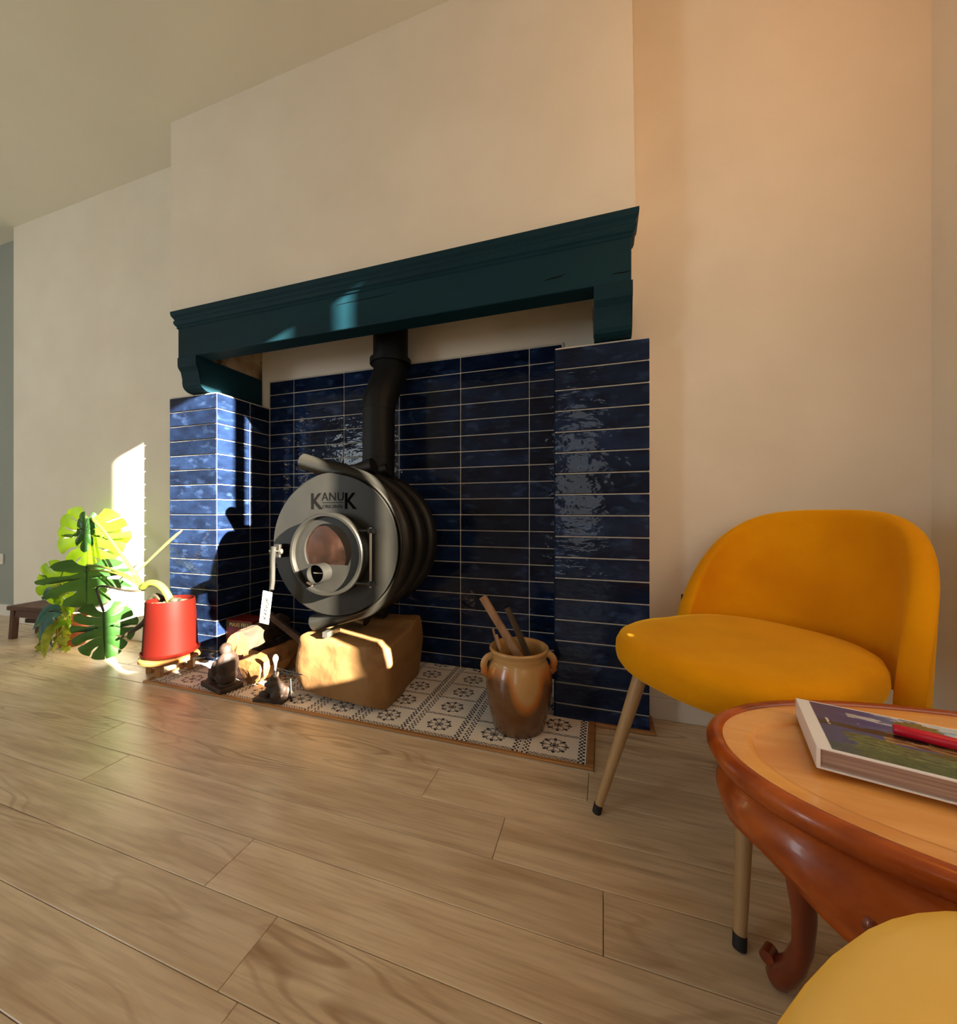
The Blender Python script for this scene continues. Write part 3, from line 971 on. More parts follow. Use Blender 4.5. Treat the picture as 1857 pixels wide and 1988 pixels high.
# ------------------------------------------------------------------ two carved figurines
def figurine_seated():
    bm = bmesh.new()
    add_box(bm, -.095, .075, -.048, .048, 0, .022)
    Y = lambda d: Matrix.Rotation(R(d), 3, 'Y')
    add_ball(bm, (.028, 0, .060), (.044, .042, .046))                  # hips
    add_ball(bm, (.030, 0, .100), (.036, .042, .046), Y(-8))           # chest
    add_ball(bm, (.040, 0, .110), (.030, .046, .060))                  # back and cloak
    add_ball(bm, (.022, 0, .142), (.016, .018, .018))                  # neck
    add_ball(bm, (.016, 0, .168), (.024, .022, .027))                  # head
    add_ball(bm, (.024, 0, .172), (.026, .025, .027))                  # hair
    add_ball(bm, (-.008, 0, .164), (.006, .005, .007))                 # nose
    for s in (-1, 1):
        add_ball(bm, (-.016, s * .024, .058), (.044, .015, .017), Y(18))    # thigh
        add_ball(bm, (-.050, s * .024, .046), (.014, .014, .034), Y(-14))   # shin
        add_ball(bm, (-.064, s * .024, .026), (.022, .012, .010))           # foot
        add_ball(bm, (.014, s * .042, .098), (.013, .012, .036), Y(12))     # upper arm
        add_ball(bm, (-.016, s * .036, .074), (.030, .010, .011), Y(12))    # forearm
        add_ball(bm, (.020, s * .030, .122), (.016, .014, .014))            # shoulder
    return remeshed(bm, .0035, 3)
f1 = obj_me('figurine', figurine_seated(), CARVED, None, True, None)
f1.location = (-1.572, 1.252, .008); f1.rotation_euler = (0, 0, R(-14)); f1.scale = (1.02, 1.0, 1.0)
tag(f1, 'brown carved figurine of a seated person with drawn-up knees', 'figurine')
def figurine_animal():
    bm = bmesh.new()
    add_box(bm, -.070, .060, -.030, .030, 0, .018)
    Y = lambda d: Matrix.Rotation(R(d), 3, 'Y')
    add_ball(bm, (.016, 0, .048), (.034, .027, .034), Y(20))     # body
    add_ball(bm, (.004, -.004, .074), (.027, .024, .026))        # head
    add_ball(bm, (-.020, -.006, .066), (.014, .014, .012))       # muzzle
    for s in (-1, 1):
        add_ball(bm, (.010, s * .017 - .004, .100), (.006, .007, .014), Y(10))   # ear
        add_ball(bm, (-.030, s * .017, .030), (.021, .012, .016))                # fore paw
        add_ball(bm, (.026, s * .024, .030), (.024, .013, .019))                 # haunch
    add_ball(bm, (.050, .012, .034), (.018, .012, .024), Y(20))  # tail
    return remeshed(bm, .003, 3)
f2 = obj_me('figurine', figurine_animal(), CARVED, None, True, None)
f2.location = (-1.268, 1.226, .008); f2.rotation_euler = (0, 0, R(10))
tag(f2, 'small brown carved figurine of a crouching animal with pointed ears', 'figurine')

# black iron lattice stand with a pale knob, between log and block
st = thing('iron_stand', 'thin black iron stand with lattice arm and pale knob beside wood block', 'stand', (-1.285, 1.275, .008))
def rod(name, pts, r, m=BLACK, p=st, seg=8): return obj(name, tube(pts, r, seg), m, p, True)
rod('post', [(-.022, 0, 0), (-.022, 0, .100)], .006)
obj('knob', lathe([(.004, .098), (.0045, .118), (.007, .130), (.011, .142), (.011, .152), (.006, .162), (.0005, .165)], 16, (-.022, 0, 0)), PAPER, st, True, label='pale turned knob')
obj('base_plate', lathe([(0.0005, 0), (.034, 0), (.034, .006), (.008, .010), (.0005, .010)], 24, (-.022, .01, 0)), BLACK, st, True)
bm = bmesh.new()
a0, a1 = Vector((-.02, 0, .108)), Vector((.150, -.035, .115)); b0 = Vector((-.02, 0, .090))
add_tube(bm, [a0, a1], .0018, 6); add_tube(bm, [b0, a1], .0018, 6)
for i in range(6):
    t0, t1 = i / 6, (i + 1) / 6
    p, q = (a0.lerp(a1, t0), b0.lerp(a1, t1)) if i % 2 else (b0.lerp(a1, t0), a0.lerp(a1, t1))
    add_tube(bm, [p, q], .0014, 6)
add_tube(bm, [a1, a1 + Vector((.025, -.004, -.004)), a1 + Vector((.04, -.006, -.022))], .0007, 5)
obj('lattice_arm', bm, BLACK, st)
rod('side_leg', [(.078, -.022, .085), (.088, -.030, .04), (.094, -.034, 0)], .0035)

# ------------------------------------------------------------------ stoneware jar with kindling
jar = thing('stoneware_jar', 'brown salt-glazed stoneware crock with two ear handles holding kindling', 'jar', (-.282, 1.352, .008))
jp = [(.0005, .004), (.078, .003), (.084, .001), (.090, .004), (.099, .04), (.111, .09), (.118, .14), (.117, .18), (.109, .215), (.099, .236), (.095, .246), (.098, .252), (.097, .257), (.1005, .268), (.106, .276), (.105, .283), (.100, .285), (.094, .281), (.090, .268), (.092, .24), (.104, .18), (.104, .12), (.088, .03), (.0005, .02)]
obj('body', lathe(jp, 64), STONE, jar, True, None)
for s, ang in ((-1, R(205)), (1, R(20))):
    d = Vector((math.cos(ang), math.sin(ang), 0))
    pts = []
    for i in range(13):
        t = i / 12 * math.pi
        pts.append(d * (.097 + .030 * math.sin(t)) + Vector((0, 0, .222 + .033 * math.cos(t))) + d * (.008 if i > 8 else 0))
    obj('handle', tube(pts, .0085, 12, flat=1.5), STONE, jar, True)
def stick(name, a, b, w, label, m, grp='kindling sticks in the stoneware jar', taper=1.0):
    a, b = Vector(a), Vector(b)
    d = (b - a).normalized()
    n = d.cross(Vector((0, 1, 0.1))).normalized(); u = n.cross(d)
    bm = bmesh.new(); K = 7; rings = []
    for i in range(K + 1):
        t = i / K; s = 1 + (taper - 1) * t
        p = a.lerp(b, t)
        rings.append([bm.verts.new(p + (n * sx * w[0] + u * sy * w[1]) * s + n * noise.noise(p * 40 + Vector((sx, sy, 0))) * .0016) for sx, sy in ((-.5, -.5), (.5, -.4), (.45, .5), (-.4, .45))])
    for i in range(K):
        for j in range(4):
            bm.faces.new((rings[i][j], rings[i][(j + 1) % 4], rings[i + 1][(j + 1) % 4], rings[i + 1][j]))
    bm.faces.new(rings[0][::-1]); bm.faces.new(rings[-1])
    return tag(obj(name, bm, m), label, 'stick', grp)
J = Vector((-.282, 1.352, .008))
stick('kindling_stick', J + Vector((.082, -.022, .14)), (-.420, 1.360, .458), (.027, .019), 'longest pale square kindling stick leaning left out of the crock', STICK)
stick('kindling_stick', J + Vector((.078, .015, .15)), (-.345, 1.44, .402), (.021, .018), 'grey-brown kindling stick leaning behind the long pale one', STICKD)
stick('kindling_stick', J + Vector((-.010, -.02, .05)), (-.372, 1.330, .352), (.016, .008), 'short pale pointed splinter at the left rim of the crock', STICK, taper=.35)
stick('kindling_stick', J + Vector((.000, -.03, .05)), (-.356, 1.318, .336), (.012, .010), 'short whitish stick against the crock rim beside the long stick', STICK, taper=.8)
stick('kindling_stick', J + Vector((-.01, .02, .05)), (-.385, 1.36, .345), (.015, .007), 'brown sharp splinter standing furthest left in the crock', STICKD, taper=.2)

# ------------------------------------------------------------------ plant stand, red pot, monstera
PC = Vector((-1.985, 1.312, 0))
stand = thing('plant_stand', 'low round wooden plant stand under the red pot', 'plant stand', PC)
obj('top', lathe([(.0005, .066), (.116, .066), (.122, .071), (.122, .083), (.116, .088), (.0005, .088)], 48), LIGHTWOOD, stand, True, 30)
for a in (-62, 28, 118, 208):
    d = Vector((math.cos(R(a)), math.sin(R(a)), 0))
    bm = bmesh.new()
    M = Matrix.Translation(d * .088) @ Matrix.Rotation(R(a), 4, 'Z')
    add_box(bm, -.013, .013, -.013, .013, {-62: .0115, 28: .0085}.get(a, 0.0), .068, bev=.002, M=M)
    obj('leg', bm, LIGHTWOOD, stand)
plant = thing('monstera', 'monstera with big split leaves leaning left out of a red glazed pot', 'potted plant', PC + Vector((0, 0, .089)))
PO = PC + Vector((0, 0, .089))
obj('pot', lathe([(.0005, .012), (.104, .012), (.1085, .018), (.106, .06), (.101, .16), (.096, .255), (.0945, .262), (.0905, .262), (.089, .255), (.090, .235)], 56), REDGLAZE, plant, True, 40)
obj('saucer', lathe([(.0005, 0), (.100, 0), (.112, .010), (.116, .022), (.1125, .022), (.104, .012), (.0005, .010)], 56), REDGLAZE, plant, True, 40)
bm = bmesh.new()
n = 18
g = [[None] * (n + 1) for _ in range(n + 1)]
rings = []
for i in range(8):
    r = .091 * i / 7
    rings.append([bm.verts.new((r * math.cos(2 * math.pi * k / 24), r * math.sin(2 * math.pi * k / 24), .24 + .016 * noise.noise(Vector((r * 40 * math.cos(2 * math.pi * k / 24), r * 40 * math.sin(2 * math.pi * k / 24), 1))) + .008 * (1 - i / 7))) for k in range(24)] if i else [bm.verts.new((0, 0, .25))])
for k in range(24): bm.faces.new((rings[0][0], rings[1][k], rings[1][(k + 1) % 24]))
for i in range(1, 7):
    for k in range(24): bm.faces.new((rings[i][k], rings[i + 1][k], rings[i + 1][(k + 1) % 24], rings[i][(k + 1) % 24]))
obj('soil', bm, SOIL, plant, True, None)

def monstera_leaf(L, W, attach, tip_dir, normal, curl=.25, droop=.2, fold=0.0, slit=.5, lobes=5, seed=0, holes=.35, g0=.075):
    """split leaf: lobes on both sides of a midrib, gaps between them"""
    rr = random.Random(seed)
    ty = Vector(tip_dir).normalized()
    nz = Vector(normal); nz = (nz - ty * nz.dot(ty)).normalized()
    tx = ty.cross(nz)
    bm = bmesh.new()
    def out(p):
        # heart shaped margin: starts in the sinus, swells, ends at the tip
        th = math.pi * (1 - p)
        x = .62 * math.sin(th) ** .8 * (1 - .28 * p)
        y = -.20 * math.cos(math.pi * p * .5) + 1.0 * (.5 - .5 * math.cos(math.pi * p)) ** .95
        return x, y
    for si, s in enumerate((1, -1)):
        for i in range(lobes):
            p0 = .06 + .94 * i / lobes; p1 = .06 + .94 * (i + 1) / lobes
            m0 = .02 + .80 * (i / lobes) ** 1.15; m1 = .02 + .80 * ((i + 1) / lobes) ** 1.15
            if i == lobes - 1: m1 = .95
            U, V = 6, 12
            g = g0 + rr.uniform(-.02, .03)
            close_ = rr.random() < holes
            st_ = slit + rr.uniform(-.12, .10)
            reach = 1 + rr.uniform(-.05, .04)
            grid = []
            for v in range(V + 1):
                t = v / V
                row = []
                for u in range(U + 1):
                    w = u / U
                    gg = g * smooth(st_ - .12, st_ + .12, t) * (1 - (smooth(.72, .9, t) if close_ else 0))
                    gg *= 1 + .9 * smooth(.7, 1.0, t)
                    if i == 0: lo_, hi_ = 0, 1 - gg
                    elif i == lobes - 1: lo_, hi_ = gg, 1
                    else: lo_, hi_ = gg, 1 - gg
                    ww = lo_ + (hi_ - lo_) * w
                    tt = t * reach * (1 - .05 * (2 * w - 1) ** 2 * smooth(.6, 1, t))
                    ox, oy = out(p0 + (p1 - p0) * ww)
                    mx_, my_ = 0.0, m0 + (m1 - m0) * ww
                    bend = math.sin(math.pi * t) * .05
                    x = mx_ + (ox - mx_) * tt
                    y = my_ + (oy - my_) * tt - bend * (1 if oy > my_ else -1)
                    X, Y = x * W * 1.0, y * L
                    z = -curl * (abs(X) ** 2) / W - droop * (max(Y, 0) ** 2) / L + fold * abs(X) + .012 * math.sin(i * 2.4 + s) * t * t + .006 * math.sin(w * math.pi) * t
                    row.append(bm.verts.new(Vector(attach) + tx * (s * X) + ty * Y + nz * z))
                grid.append(row)
            for v in range(V):
                for u in range(U):
                    q = (grid[v][u], grid[v][u + 1], grid[v + 1][u + 1], grid[v + 1][u])
                    bm.faces.new(q if s > 0 else q[::-1])
    bmesh.ops.remove_doubles(bm, verts=bm.verts, dist=.0004)
    # midrib
    rib = [Vector(attach) + ty * (L * t) + nz * (-droop * (L * t) ** 2 / L + .0015) for t in (0, .25, .5, .75, .95)]
    add_tube(bm, rib, [.0032, .003, .0025, .002, .001], 6)
    return bm
def rp(p): return Vector(p) - PO
VC = lambda p: (Vector((0, 0, .772)) - Vector(p)).normalized()     # towards the middle of the room
def place_leaf(att, L, W, tip, nrm, m, **k):
    bm = monstera_leaf(L, W, rp(att), tip, nrm, **k)
    bmesh.ops.recalc_face_normals(bm, faces=bm.faces)
    return obj('leaf', bm, m, plant, True, None)
TOCAM = Vector((1.0, -.55, .15))
lA = place_leaf((-2.84, 1.440, .741), .33, .34, (-.03, -.10, -1), (.50, -.86, .12), LEAF, curl=.25, droop=.12, fold=-.10, seed=3, slit=.40, lobes=6, holes=.6)
lC = place_leaf((-2.675, 1.340, .481), .25, .36, (.62, -.34, -.62), (.58, -.40, .70), LEAFD, curl=.25, droop=.25, seed=5, slit=.34, lobes=4, g0=.17, holes=0)
lD = place_leaf((-2.437, 1.287, .262), .245, .245, (.12, -.06, -1), (.72, -.68, .10), LEAFD, curl=.12, droop=.08, seed=9, slit=.46, lobes=6, g0=.09, holes=.4)
lE = place_leaf((-2.990, 1.395, .440), .24, .24, (-.25, -.20, -.85), (.62, -.70, .35), LEAF, curl=.5, droop=.3, seed=12, slit=.5)
lF = place_leaf((-2.83, 1.43, .42), .16, .16, (.10, -.1, -1), (.5, -.8, .2), LEAFD, curl=.5, droop=.3, seed=21, slit=.6)
fold_shade = place_leaf((-2.838, 1.424, .738), .20, .09, (.02, -.16, -1), (.70, -.72, .1), LEAFD, curl=.8, droop=.2, seed=31, slit=.7)  # extra dark leaf standing in for the shaded fold of the big leaf
def bez(a, b, c, d, n=12):
    a, b, c, d = map(Vector, (a, b, c, d))
    return [a * (1 - t) ** 3 + b * 3 * t * (1 - t) ** 2 + c * 3 * t * t * (1 - t) + d * t ** 3 for t in [i / n for i in range(n + 1)]]
def stalk(name, pts, r, m=STEM):
    pts = [rp(p) for p in pts]
    return obj(name, tube(pts, r, 10), m, plant, True, None)
stalk('stem', bez((-1.985, 1.312, .335), (-2.03, 1.30, .46), (-2.12, 1.29, .43), (-2.165, 1.300, .394), 10) + bez((-2.165, 1.300, .394), (-2.20, 1.305, .42), (-2.23, 1.315, .44), (-2.262, 1.322, .455), 6)[1:], [.016] * 11 + [.014, .013, .012, .011, .010, .009])
stalk('petiole', bez((-2.25, 1.322, .45), (-2.40, 1.35, .53), (-2.66, 1.40, .70), (-2.84, 1.440, .741)), [.009 - .0004 * i for i in range(13)])
stalk('petiole', bez((-2.235, 1.315, .44), (-2.36, 1.31, .56), (-2.55, 1.36, .66), (-2.82, 1.430, .735)), .0055)
stalk('petiole', bez((-2.20, 1.305, .425), (-2.35, 1.31, .47), (-2.5, 1.32, .49), (-2.675, 1.340, .481)), .006)
stalk('petiole', bez((-2.17, 1.295, .40), (-2.35, 1.29, .50), (-2.6, 1.33, .45), (-2.990, 1.395, .440)), .0055)
stalk('petiole', bez((-2.16, 1.29, .385), (-2.30, 1.28, .36), (-2.48, 1.295, .42), (-2.532, 1.305, .365), 8) + bez((-2.532, 1.305, .365), (-2.50, 1.30, .33), (-2.46, 1.29, .29), (-2.437, 1.287, .262), 6)[1:], .0055, STEMD)
stalk('aerial_root', bez((-2.06, 1.32, .345), (-2.11, 1.31, .385), (-2.13, 1.31, .34), (-2.14, 1.31, .27), 8) + bez((-2.14, 1.31, .27), (-2.15, 1.31, .21), (-2.22, 1.30, .19), (-2.30, 1.29, .14), 6)[1:], [.013] * 9 + [.013, .013, .012, .011, .009, .006], STEMD)
stalk('dry_stalk', bez((-2.262, 1.322, .455), (-2.19, 1.34, .52), (-2.10, 1.36, .61), (-2.009, 1.382, .682)), [.0035 + .0003 * i for i in range(11)] + [.0055, .002], SPIKE)
bm = bmesh.new()
for (x, y, z, r) in ((.02, .0, .255, .022), (.045, .02, .252, .018), (-.005, .03, .25, .016), (.03, -.03, .248, .015)):
    add_ball(bm, (x, y, z), (r, r * .8, r * .8), sub=2)
for v in bm.verts: v.co += Vector((1, 1, 1)) * noise.noise(v.co * 60) * .006
obj('root_crown', bm, STEMD, plant, True, None)

# trailing yellow-green plant with blue-green blades
tp = thing('trailing_plant', 'small trailing yellow-green plant with blue-green blades in terracotta pot behind the monstera', 'potted plant', (-2.93, 1.40, 0))
TP0 = Vector((-2.93, 1.40, 0))
obj('pot', lathe([(.0005, .001), (.055, .001), (.072, .13), (.078, .132), (.080, .165), (.074, .166), (.070, .14), (.0005, .135)], 32), TERRA, tp, True, 40)
ivy_me = []
def ivy_leaf(size, seed):
    rr = random.Random(seed)
    bm = bmesh.new()
    o_ = [(0, 0), (.28, -.14), (.46, .10), (.34, .30), (.50, .52), (.22, .58), (0, 1.0)]
    ptsr = o_ ; ptsl = [(-x, y) for x, y in o_[1:-1]][::-1]
    allp = ptsr + ptsl
    c = bm.verts.new((0, .35 * size, .04 * size))
    vs2 = [bm.verts.new((x * size * rr.uniform(.85, 1.15), y * size, -.25 * size * x * x + rr.uniform(-.03, .03) * size)) for x, y in allp]
    for i in range(len(vs2)):
        bm.faces.new((vs2[i], vs2[(i + 1) % len(vs2)], c))
    return bm
for i in range(3):
    bm = ivy_leaf(.036 + .010 * i, i)
    me = bpy.data.meshes.new('small_leaf'); bm.to_mesh(me); bm.free(); me.materials.append((LEAFY, LEAF, LEAFY)[i])
    me.polygons.foreach_set('use_smooth', [True] * len(me.polygons)); ivy_me.append(me)
rl = random.Random(4)
vines = [
    [(-2.93, 1.38, .15), (-2.92, 1.34, .22), (-2.88, 1.31, .12), (-2.85, 1.30, .05)],
    [(-2.95, 1.36, .15), (-2.98, 1.32, .24), (-2.95, 1.27, .12), (-2.90, 1.25, .03)],
    [(-2.92, 1.37, .16), (-2.86, 1.34, .32), (-2.80, 1.32, .24), (-2.78, 1.31, .14)],
    [(-2.96, 1.37, .16), (-2.98, 1.36, .36), (-2.92, 1.34, .40), (-2.86, 1.33, .33)],
    [(-2.93, 1.38, .15), (-2.88, 1.33, .25), (-2.80, 1.29, .10), (-2.74, 1.28, .04)],
]
for vi in vines:
    p = bez(*vi, 14)
    obj('vine', tube([q - TP0 for q in p], .002, 6), STEM, tp, True, None)
    for i in range(2, 15, 1):
        lo = bpy.data.objects.new('small_leaf', ivy_me[rl.randrange(3)])
        COL.objects.link(lo); lo.parent = tp
        lo.location = p[i] - TP0 + Vector((rl.uniform(-.012, .012), rl.uniform(-.012, .012), 0))
        lo.location.z = max(lo.location.z, .05)
        lo.rotation_euler = (R(rl.uniform(-150, -60)), R(rl.uniform(-30, 30)), R(rl.uniform(-60, 100)))
def blade(p, w, m, name='blade'):
    bm = bmesh.new()
    pts = [q - TP0 for q in bez(*p, 12)]
    fr = frames(pts)
    prev = None
    for i, (q, (t, n_, b_)) in enumerate(zip(pts, fr)):
        ww = w * math.sin(math.pi * (.12 + .86 * i / 12)) ** .7
        side = t.cross(Vector((.75, -.62, .1))).normalized()
        row = [bm.verts.new(q + side * ww * k + (b_ * 0 + Vector((.7, -.6, .2))) * (-.25 * ww * (abs(k)))) for k in (-1, -.5, 0, .5, 1)]
        if prev:
            for k in range(4): bm.faces.new((prev[k], prev[k + 1], row[k + 1], row[k]))
        prev = row
    return obj(name, bm, m, tp, True, None)
blade([(-2.95, 1.38, .15), (-2.98, 1.33, .30), (-2.99, 1.31, .22), (-3.05, 1.29, .11)], .016, LEAFB)
blade([(-2.94, 1.37, .15), (-2.96, 1.30, .24), (-2.94, 1.27, .16), (-2.89, 1.27, .022)], .024, LEAFB)
blade([(-2.93, 1.37, .15), (-2.93, 1.30, .24), (-2.90, 1.26, .14), (-2.85, 1.28, .035)], .018, LEAFB)
blade([(-2.95, 1.37, .15), (-2.98, 1.36, .32), (-3.05, 1.36, .38), (-3.10, 1.35, .26)], .020, LEAFB)
blade([(-2.92, 1.36, .15), (-2.88, 1.28, .16), (-2.80, 1.22, .10), (-2.775, 1.215, .012)], .022, LEAFY)

# footstool
fs = thing('footstool', 'low dark brown wooden footstool by the left wall behind the plants', 'stool', (-3.29, 1.43, 0), R(6))
obj('seat', box(-.14, .14, -.085, .085, .178, .204, bev=.004), DARKWOOD, fs)
for sx in (-1, 1):
    for sy in (-1, 1):
        bm = bmesh.new()
        add_box(bm, -.016, .016, -.014, .014, 0, .18, bev=.002)
        for v in bm.verts:
            v.co.x += sx * (.112 + (.18 - v.co.z) * .10); v.co.y += sy * .06
        obj('leg', bm, DARKWOOD, fs)
obj('apron', box(-.105, .105, -.068, -.056, .135, .178), DARKWOOD, fs)
obj('apron', box(-.105, .105, .056, .068, .135, .178), DARKWOOD, fs)
obj('stretcher', box(-.12, .12, -.012, .012, .085, .11), DARKWOOD, fs)

# white socket plate on the far left wall
so = thing('wall_socket', 'small white socket plate low on the far left wall', 'socket', (-4.30, 1.65, .42))
obj('plate', box(-.04, .04, -.012, -.0005, -.04, .04, bev=.003), WHITE, so)
obj('insert', lathe([(.0005, -.009), (.018, -.009), (.021, -.0125)], 20, (0, 0, 0), 'Y'), WHITE, so)

# ------------------------------------------------------------------ velvet chairs
def superell(n, a, b, k, y0=0.0):
    out = []
    for i in range(k):
        t = 2 * math.pi * i / k
        c, s = math.cos(t), math.sin(t)
        out.append((a * math.copysign(abs(c) ** (2 / n), c), y0 + b * math.copysign(abs(s) ** (2 / n), s)))
    return out
def chair_seat_bm():
    bm = bmesh.new()
    # rounded cushion lofted from stacked outlines; front is -y
    levels = [(.372, .74), (.372, .90), (.378, .955), (.392, .988), (.410, 1.0), (.430, .995), (.447, .965), (.456, .91), (.4595, .80), (.4605, .55), (.461, .28)]
    base = []
    for i in range(64):
        t = 2 * math.pi * i / 64
        c, s = math.cos(t), math.sin(t)
        n = 2.5
        x = .240 * math.copysign(abs(c) ** (2 / n), c)
        y = -.10 + (.295 if s < 0 else .26) * math.copysign(abs(s) ** (2 / n), s)
        if s < 0: x *= 1 + .13 * abs(s) ** .5 * abs(c)
        base.append((x, y))
    rings = []
    for z, k in levels:
        rings.append([bm.verts.new((x * k, -.10 + (y + .10) * k, z)) for x, y in base])
    for a, b in zip(rings[:-1], rings[1:]):
        for i in range(64):
            bm.faces.new((a[i], a[(i + 1) % 64], b[(i + 1) % 64], b[i]))
    bm.faces.new(rings[0][::-1]); bm.faces.new(rings[-1])
    return bm
def chair_shell_bm():
    bm = bmesh.new()
    a, b, zt, zb, n_, m_, lean, th = .279, .253, .779, .385, 3.091, 1.465, .08, .046
    K = 56
    rings = []
    for i in range(K + 1):
        t = -0.992 + 1.984 * i / K
        hz = (1 - abs(t) ** n_) ** (1 / m_)
        zr = zb + (zt - zb) * hz
        ang = t * math.pi / 2
        nx, ny = math.sin(ang) / a, math.cos(ang) / b
        l = math.hypot(nx, ny); nx, ny = nx / l, ny / l
        def pos(z, off):
            f = max(z - zb, 0) / (zt - zb)
            return Vector((a * math.sin(ang) - nx * off, b * math.cos(ang) + lean * hz * min(f / max(hz, .05), 1.0) * hz ** .3 - ny * off, z))
        z0 = .362
        r = th / 2
        pts = []
        zs = [z0 + .012 + (zr - r - z0 - .012) * v / 6 for v in range(7)]
        pts.append(pos(z0, th - .012))
        for z in zs: pts.append(pos(z, th))
        for q in range(1, 6):
            e = math.pi * q / 6
            pts.append(pos(zr - r, r + r * math.cos(e)) + Vector((0, 0, r * math.sin(e))))
        for z in reversed(zs): pts.append(pos(z, 0))
        pts.append(pos(z0, .012))
        rings.append([bm.verts.new(p) for p in pts])
    m = len(rings[0])
    for i in range(K):
        for k in range(m):
            bm.faces.new((rings[i][k], rings[i][(k + 1) % m], rings[i + 1][(k + 1) % m], rings[i + 1][k]))
    bm.faces.new(rings[0][::-1]); bm.faces.new(rings[-1])
    return bm
def make_chair(label, loc, rz, m):
    t = thing('velvet_chair', label, 'chair', loc, rz, None)
    obj('seat', chair_seat_bm(), m, t, True, None)
    obj('backrest', chair_shell_bm(), m, t, True, 60)
    for sx, yb, yt in ((-1, -.405, -.295), (1, -.385, -.285), (-1, .19, .10), (1, .19, .10)):
        top = Vector((sx * .125, yt, .380)); botp = Vector((sx * .170, yb, 0.018))
        lg = obj('leg', tube([top, top.lerp(botp, .5), botp], [.0185, .015, .0105], 16), LEGM, t, True)
        e = botp + (botp - top).normalized() * .017
        e.z = 0.0005
        obj('foot_cap', tube([botp + Vector((0, 0, .004)), e], [.0112, .0112], 16), RUBBER, lg, True)
    obj('seat_frame', box(-.14, .14, -.30, .12, .355, .375, bev=.004), RUBBER, t)
    return t
ch = make_chair('mustard yellow velvet lounge chair with curved back standing by the alcove wall', (.408, 1.175, 0), R(-48.2), VELVET)
obj('maker_tag', box(-.2815, -.2725, .040, .060, .47, .50), RUBBER, ch)
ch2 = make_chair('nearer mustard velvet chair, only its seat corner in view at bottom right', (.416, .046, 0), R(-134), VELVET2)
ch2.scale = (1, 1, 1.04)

# ------------------------------------------------------------------ oval coffee table
tb = thing('coffee_table', 'oval polished reddish wood coffee table with tray rim and carved cabriole legs', 'table', (.552, .623, 0))
TA, TB_ = .405, .212
def ell(k, ins, z, n=2.15, seg=96):
    out = []
    for i in range(seg):
        t = 2 * math.pi * i / seg
        c, s = math.cos(t), math.sin(t)
        out.append(Vector(((TA - ins) * math.copysign(abs(c) ** (2 / n), c), (TB_ - ins) * math.copysign(abs(s) ** (2 / n), s), z)))
    return out
def loft(ringsP, cap0=False, cap1=False):
    bm = bmesh.new()
    rs = [[bm.verts.new(p) for p in r] for r in ringsP]
    n = len(rs[0])
    for a, b in zip(rs[:-1], rs[1:]):
        for i in range(n): bm.faces.new((a[i], a[(i + 1) % n], b[(i + 1) % n], b[i]))
    if cap0: bm.faces.new(rs[0][::-1])
    if cap1: bm.faces.new(rs[-1])
    return bm
ZT = .45
obj('rim', loft([ell(0, i, z) for i, z in ((.016, ZT - .032), (.008, ZT - .030), (.004, ZT - .024), (.0, ZT - .016), (.0, ZT - .010), (.003, ZT - .004), (.008, ZT - .0005), (.014, ZT), (.018, ZT - .001), (.020, ZT - .005))]), WALNUT, tb, True, None)
obj('tray_border', loft([ell(0, i, z) for i, z in ((.0202, ZT - .0045), (.022, ZT - .004), (.030, ZT - .006), (.048, ZT - .0065), (.055, ZT - .008), (.058, ZT - .012))]), TOPWOOD, tb, True, None)
obj('tray_top', loft([ell(0, i, z) for i, z in ((.0575, ZT - .0115), (.060, ZT - .0135), (.10, ZT - .014))], cap1=True), TOPWOOD, tb, True, 30)
# serpentine apron
def apron():
    bm = bmesh.new()
    seg = 96
    prof = [(.016, 0), (.022, .10), (.026, .2), (.018, .36), (.012, .6), (.016, .84), (.022, .95), (.020, 1.0)]
    outer, inner = [], []
    low = []
    for i in range(seg):
        t = 2 * math.pi * i / seg
        low.append(.078 + .016 * math.cos(4 * t) * -1 + .010 * math.cos(8 * t))
    rings = []
    for (ins, f) in prof + [(.034, 1.0), (.034, .0)]:
        e = ell(0, ins, 0)
        rings.append([bm.verts.new(Vector((p.x, p.y, ZT - .030 - low[i] * f))) for i, p in enumerate(e)])
    for a, b in zip(rings[:-1], rings[1:]):
        for i in range(seg): bm.faces.new((a[i], a[(i + 1) % seg], b[(i + 1) % seg], b[i]))
    return bm
obj('apron', apron(), WALNUT, tb, True, None)
lp = [(-.02, .41, .022), (-.012, .37, .026), (.006, .33, .030), (.014, .285, .027), (.010, .21, .021), (.004, .14, .016), (.006, .09, .014), (.016, .055, .0155), (.030, .03, .019), (.038, .012, .017), (.040, .001, .010)]
for (sx, sy) in ((-1, 1), (-1, -1), (1, 1), (1, -1)):
    d = Vector((sx * .8, sy * .6, 0)).normalized()
    c = Vector((sx * .248, sy * .099, 0))
    pts = [c + d * o_ + Vector((0, 0, z)) for o_, z, r in lp]
    lg = obj('leg', tube(pts, [r for _, _, r in lp], 16), DARKLEG, tb, True, None)
    # scroll on the toe and carved shell on the knee
    bm = bmesh.new()
    n_ = Vector((-d.y, d.x, 0))
    e = c + d * .050 + Vector((0, 0, .040))
    add_tube(bm, [e - n_ * .011, e + n_ * .011], .0105, 16)
    obj('toe_scroll', bm, DARKLEG, lg, True, 40)
    bm = bmesh.new()
    e = c + d * .056 + Vector((0, 0, .350))
    for q in (-1, 0, 1):
        add_ball(bm, e + n_ * q * .015 + Vector((0, 0, .006 - abs(q) * .006)), (.010, .010, .012), sub=2)
    obj('carved_scroll', bm, DARKLEG, lg, True, None)

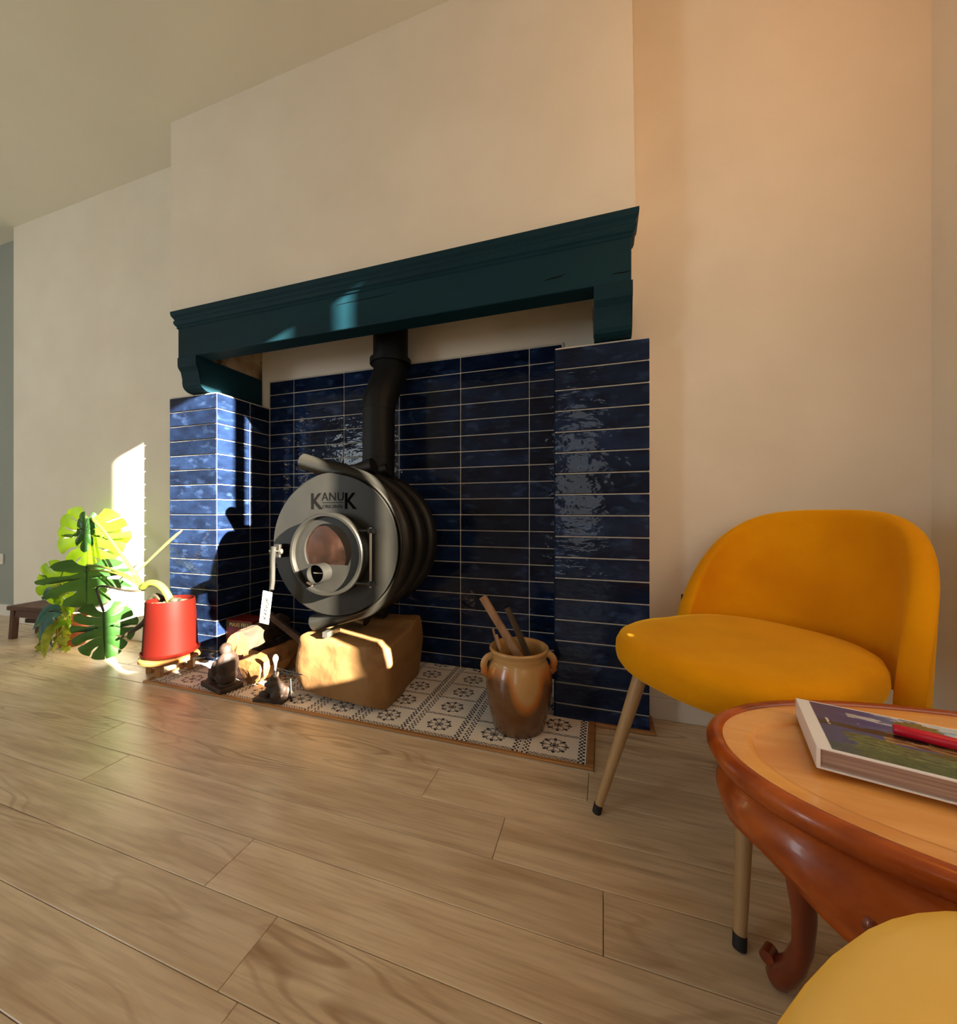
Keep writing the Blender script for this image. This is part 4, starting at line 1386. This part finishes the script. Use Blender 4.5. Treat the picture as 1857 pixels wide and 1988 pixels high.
# ------------------------------------------------------------------ book with landscape cover and red pen
BKR = R(-14)
BZ = ZT - .0062
bk = thing('photo_book', 'thick book with white-edged landscape photo cover lying on the oval table', 'book', (.262, .600, BZ), BKR)
BL, BWd, BH = .235, .152, .0275
obj('page_block', box(.004, BL - .004, .003, BWd - .003, .0022, BH - .0022), PAGES, bk)
obj('back_cover', box(0, BL, 0, BWd, .0003, .0022, bev=.0005), WHITEP, bk)
obj('spine', box(0, .004, 0, BWd, .0022, BH - .0022), WHITEP, bk)
def cover_mesh():
    bm = bmesh.new()
    lay = bm.loops.layers.float_color.new('print')
    nx, ny = 150, 100
    cx0, cx1, cy0, cy1 = .016, BL - .004, .004, BWd - .004
    W = lambda c, a: Vector(c) * a
    def colr(u, v):
        # u along the front edge, v from the front edge to the back edge
        n1 = noise.noise(Vector((u * 4, v * 9, 0))); n2 = noise.noise(Vector((u * 12, v * 30, 3))); n3 = noise.noise(Vector((u * 40, v * 60, 7)))
        sky = Vector(srgb(52, 72, 150)[:3]).lerp(Vector(srgb(150, 196, 240)[:3]), smooth(.15, 1.0, u + .25 * n1))
        if v > .66 and n1 + .5 * n2 > .22 and u > .18: sky = sky.lerp(Vector(srgb(226, 236, 242)[:3]), .7)
        if u < .30: sky = sky.lerp(Vector(srgb(54, 60, 84)[:3]), .55 * (1 - u / .30) + .25 * max(n2, 0))
        c = sky
        if v < .42 + .12 * n1 and u > .12 + .1 * n2:
            c = Vector(srgb(64, 78, 50)[:3]).lerp(Vector(srgb(110, 128, 78)[:3]), min(max(.5 + n2 + .5 * n3, 0), 1))
        if .40 < v < .60 and u > .30 and n1 * .4 + (v - .5) * .3 < .06:
            c = Vector(srgb(168, 140, 96)[:3]).lerp(Vector(srgb(92, 70, 46)[:3]), min(max(.4 + 1.4 * n2, 0), 1))
        if u < .5 and abs(v - .55 - .03 * n2) < .045: c = Vector(srgb(44, 40, 40)[:3])
        tx, ty = (u - .52) / .12, (v - .80) / .16
        if tx * tx + ty * ty < 1 + .6 * n2: c = Vector(srgb(88, 92, 62)[:3]).lerp(Vector(srgb(140, 130, 84)[:3]), .5 + n3 * .5)
        gx = (u - .66) / .05
        if abs(gx) < 1 and .15 < v < .60: c = Vector(srgb(150, 168, 50)[:3]).lerp(Vector(srgb(90, 104, 44)[:3]), min(1, abs(gx) + .5 * n3))
        if v < .16: c = c.lerp(Vector(srgb(58, 84, 40)[:3]), .6)
        if .045 < u < .062 and .52 < v < .66 and n3 > -.3: c = Vector(srgb(220, 220, 220)[:3])
        return (*c, 1)
    vg = [[bm.verts.new((cx0 + (cx1 - cx0) * i / nx, cy0 + (cy1 - cy0) * j / ny, BH + .0003)) for i in range(nx + 1)] for j in range(ny + 1)]
    for j in range(ny):
        for i in range(nx):
            f = bm.faces.new((vg[j][i], vg[j][i + 1], vg[j + 1][i + 1], vg[j + 1][i]))
            c = colr((i + .5) / nx, (j + .5) / ny)
            for l in f.loops: l[lay] = c
    return bm
fc = obj('front_cover', box(0, BL, 0, BWd, BH - .0022, BH, bev=.0005), WHITEP, bk)
obj('cover_photo', cover_mesh(), COVER, fc)
pen = thing('red_pen', 'bright red pen lying across the landscape photo book', 'pen', (.423, .645, BZ + BH + .0078), R(-22))
bm = bmesh.new()
add_tube(bm, [(-.052, 0, 0), (-.050, 0, 0), (-.02, 0, 0), (.075, 0, 0), (.078, 0, 0)], [.0055, .0068, .0072, .0072, .0055], 24)
obj('barrel', bm, REDPEN, pen, True, 40)
obj('end_cap', tube([(.0778, 0, 0), (.082, 0, 0)], [.005, .0042], 20), REDPEN, pen, True)
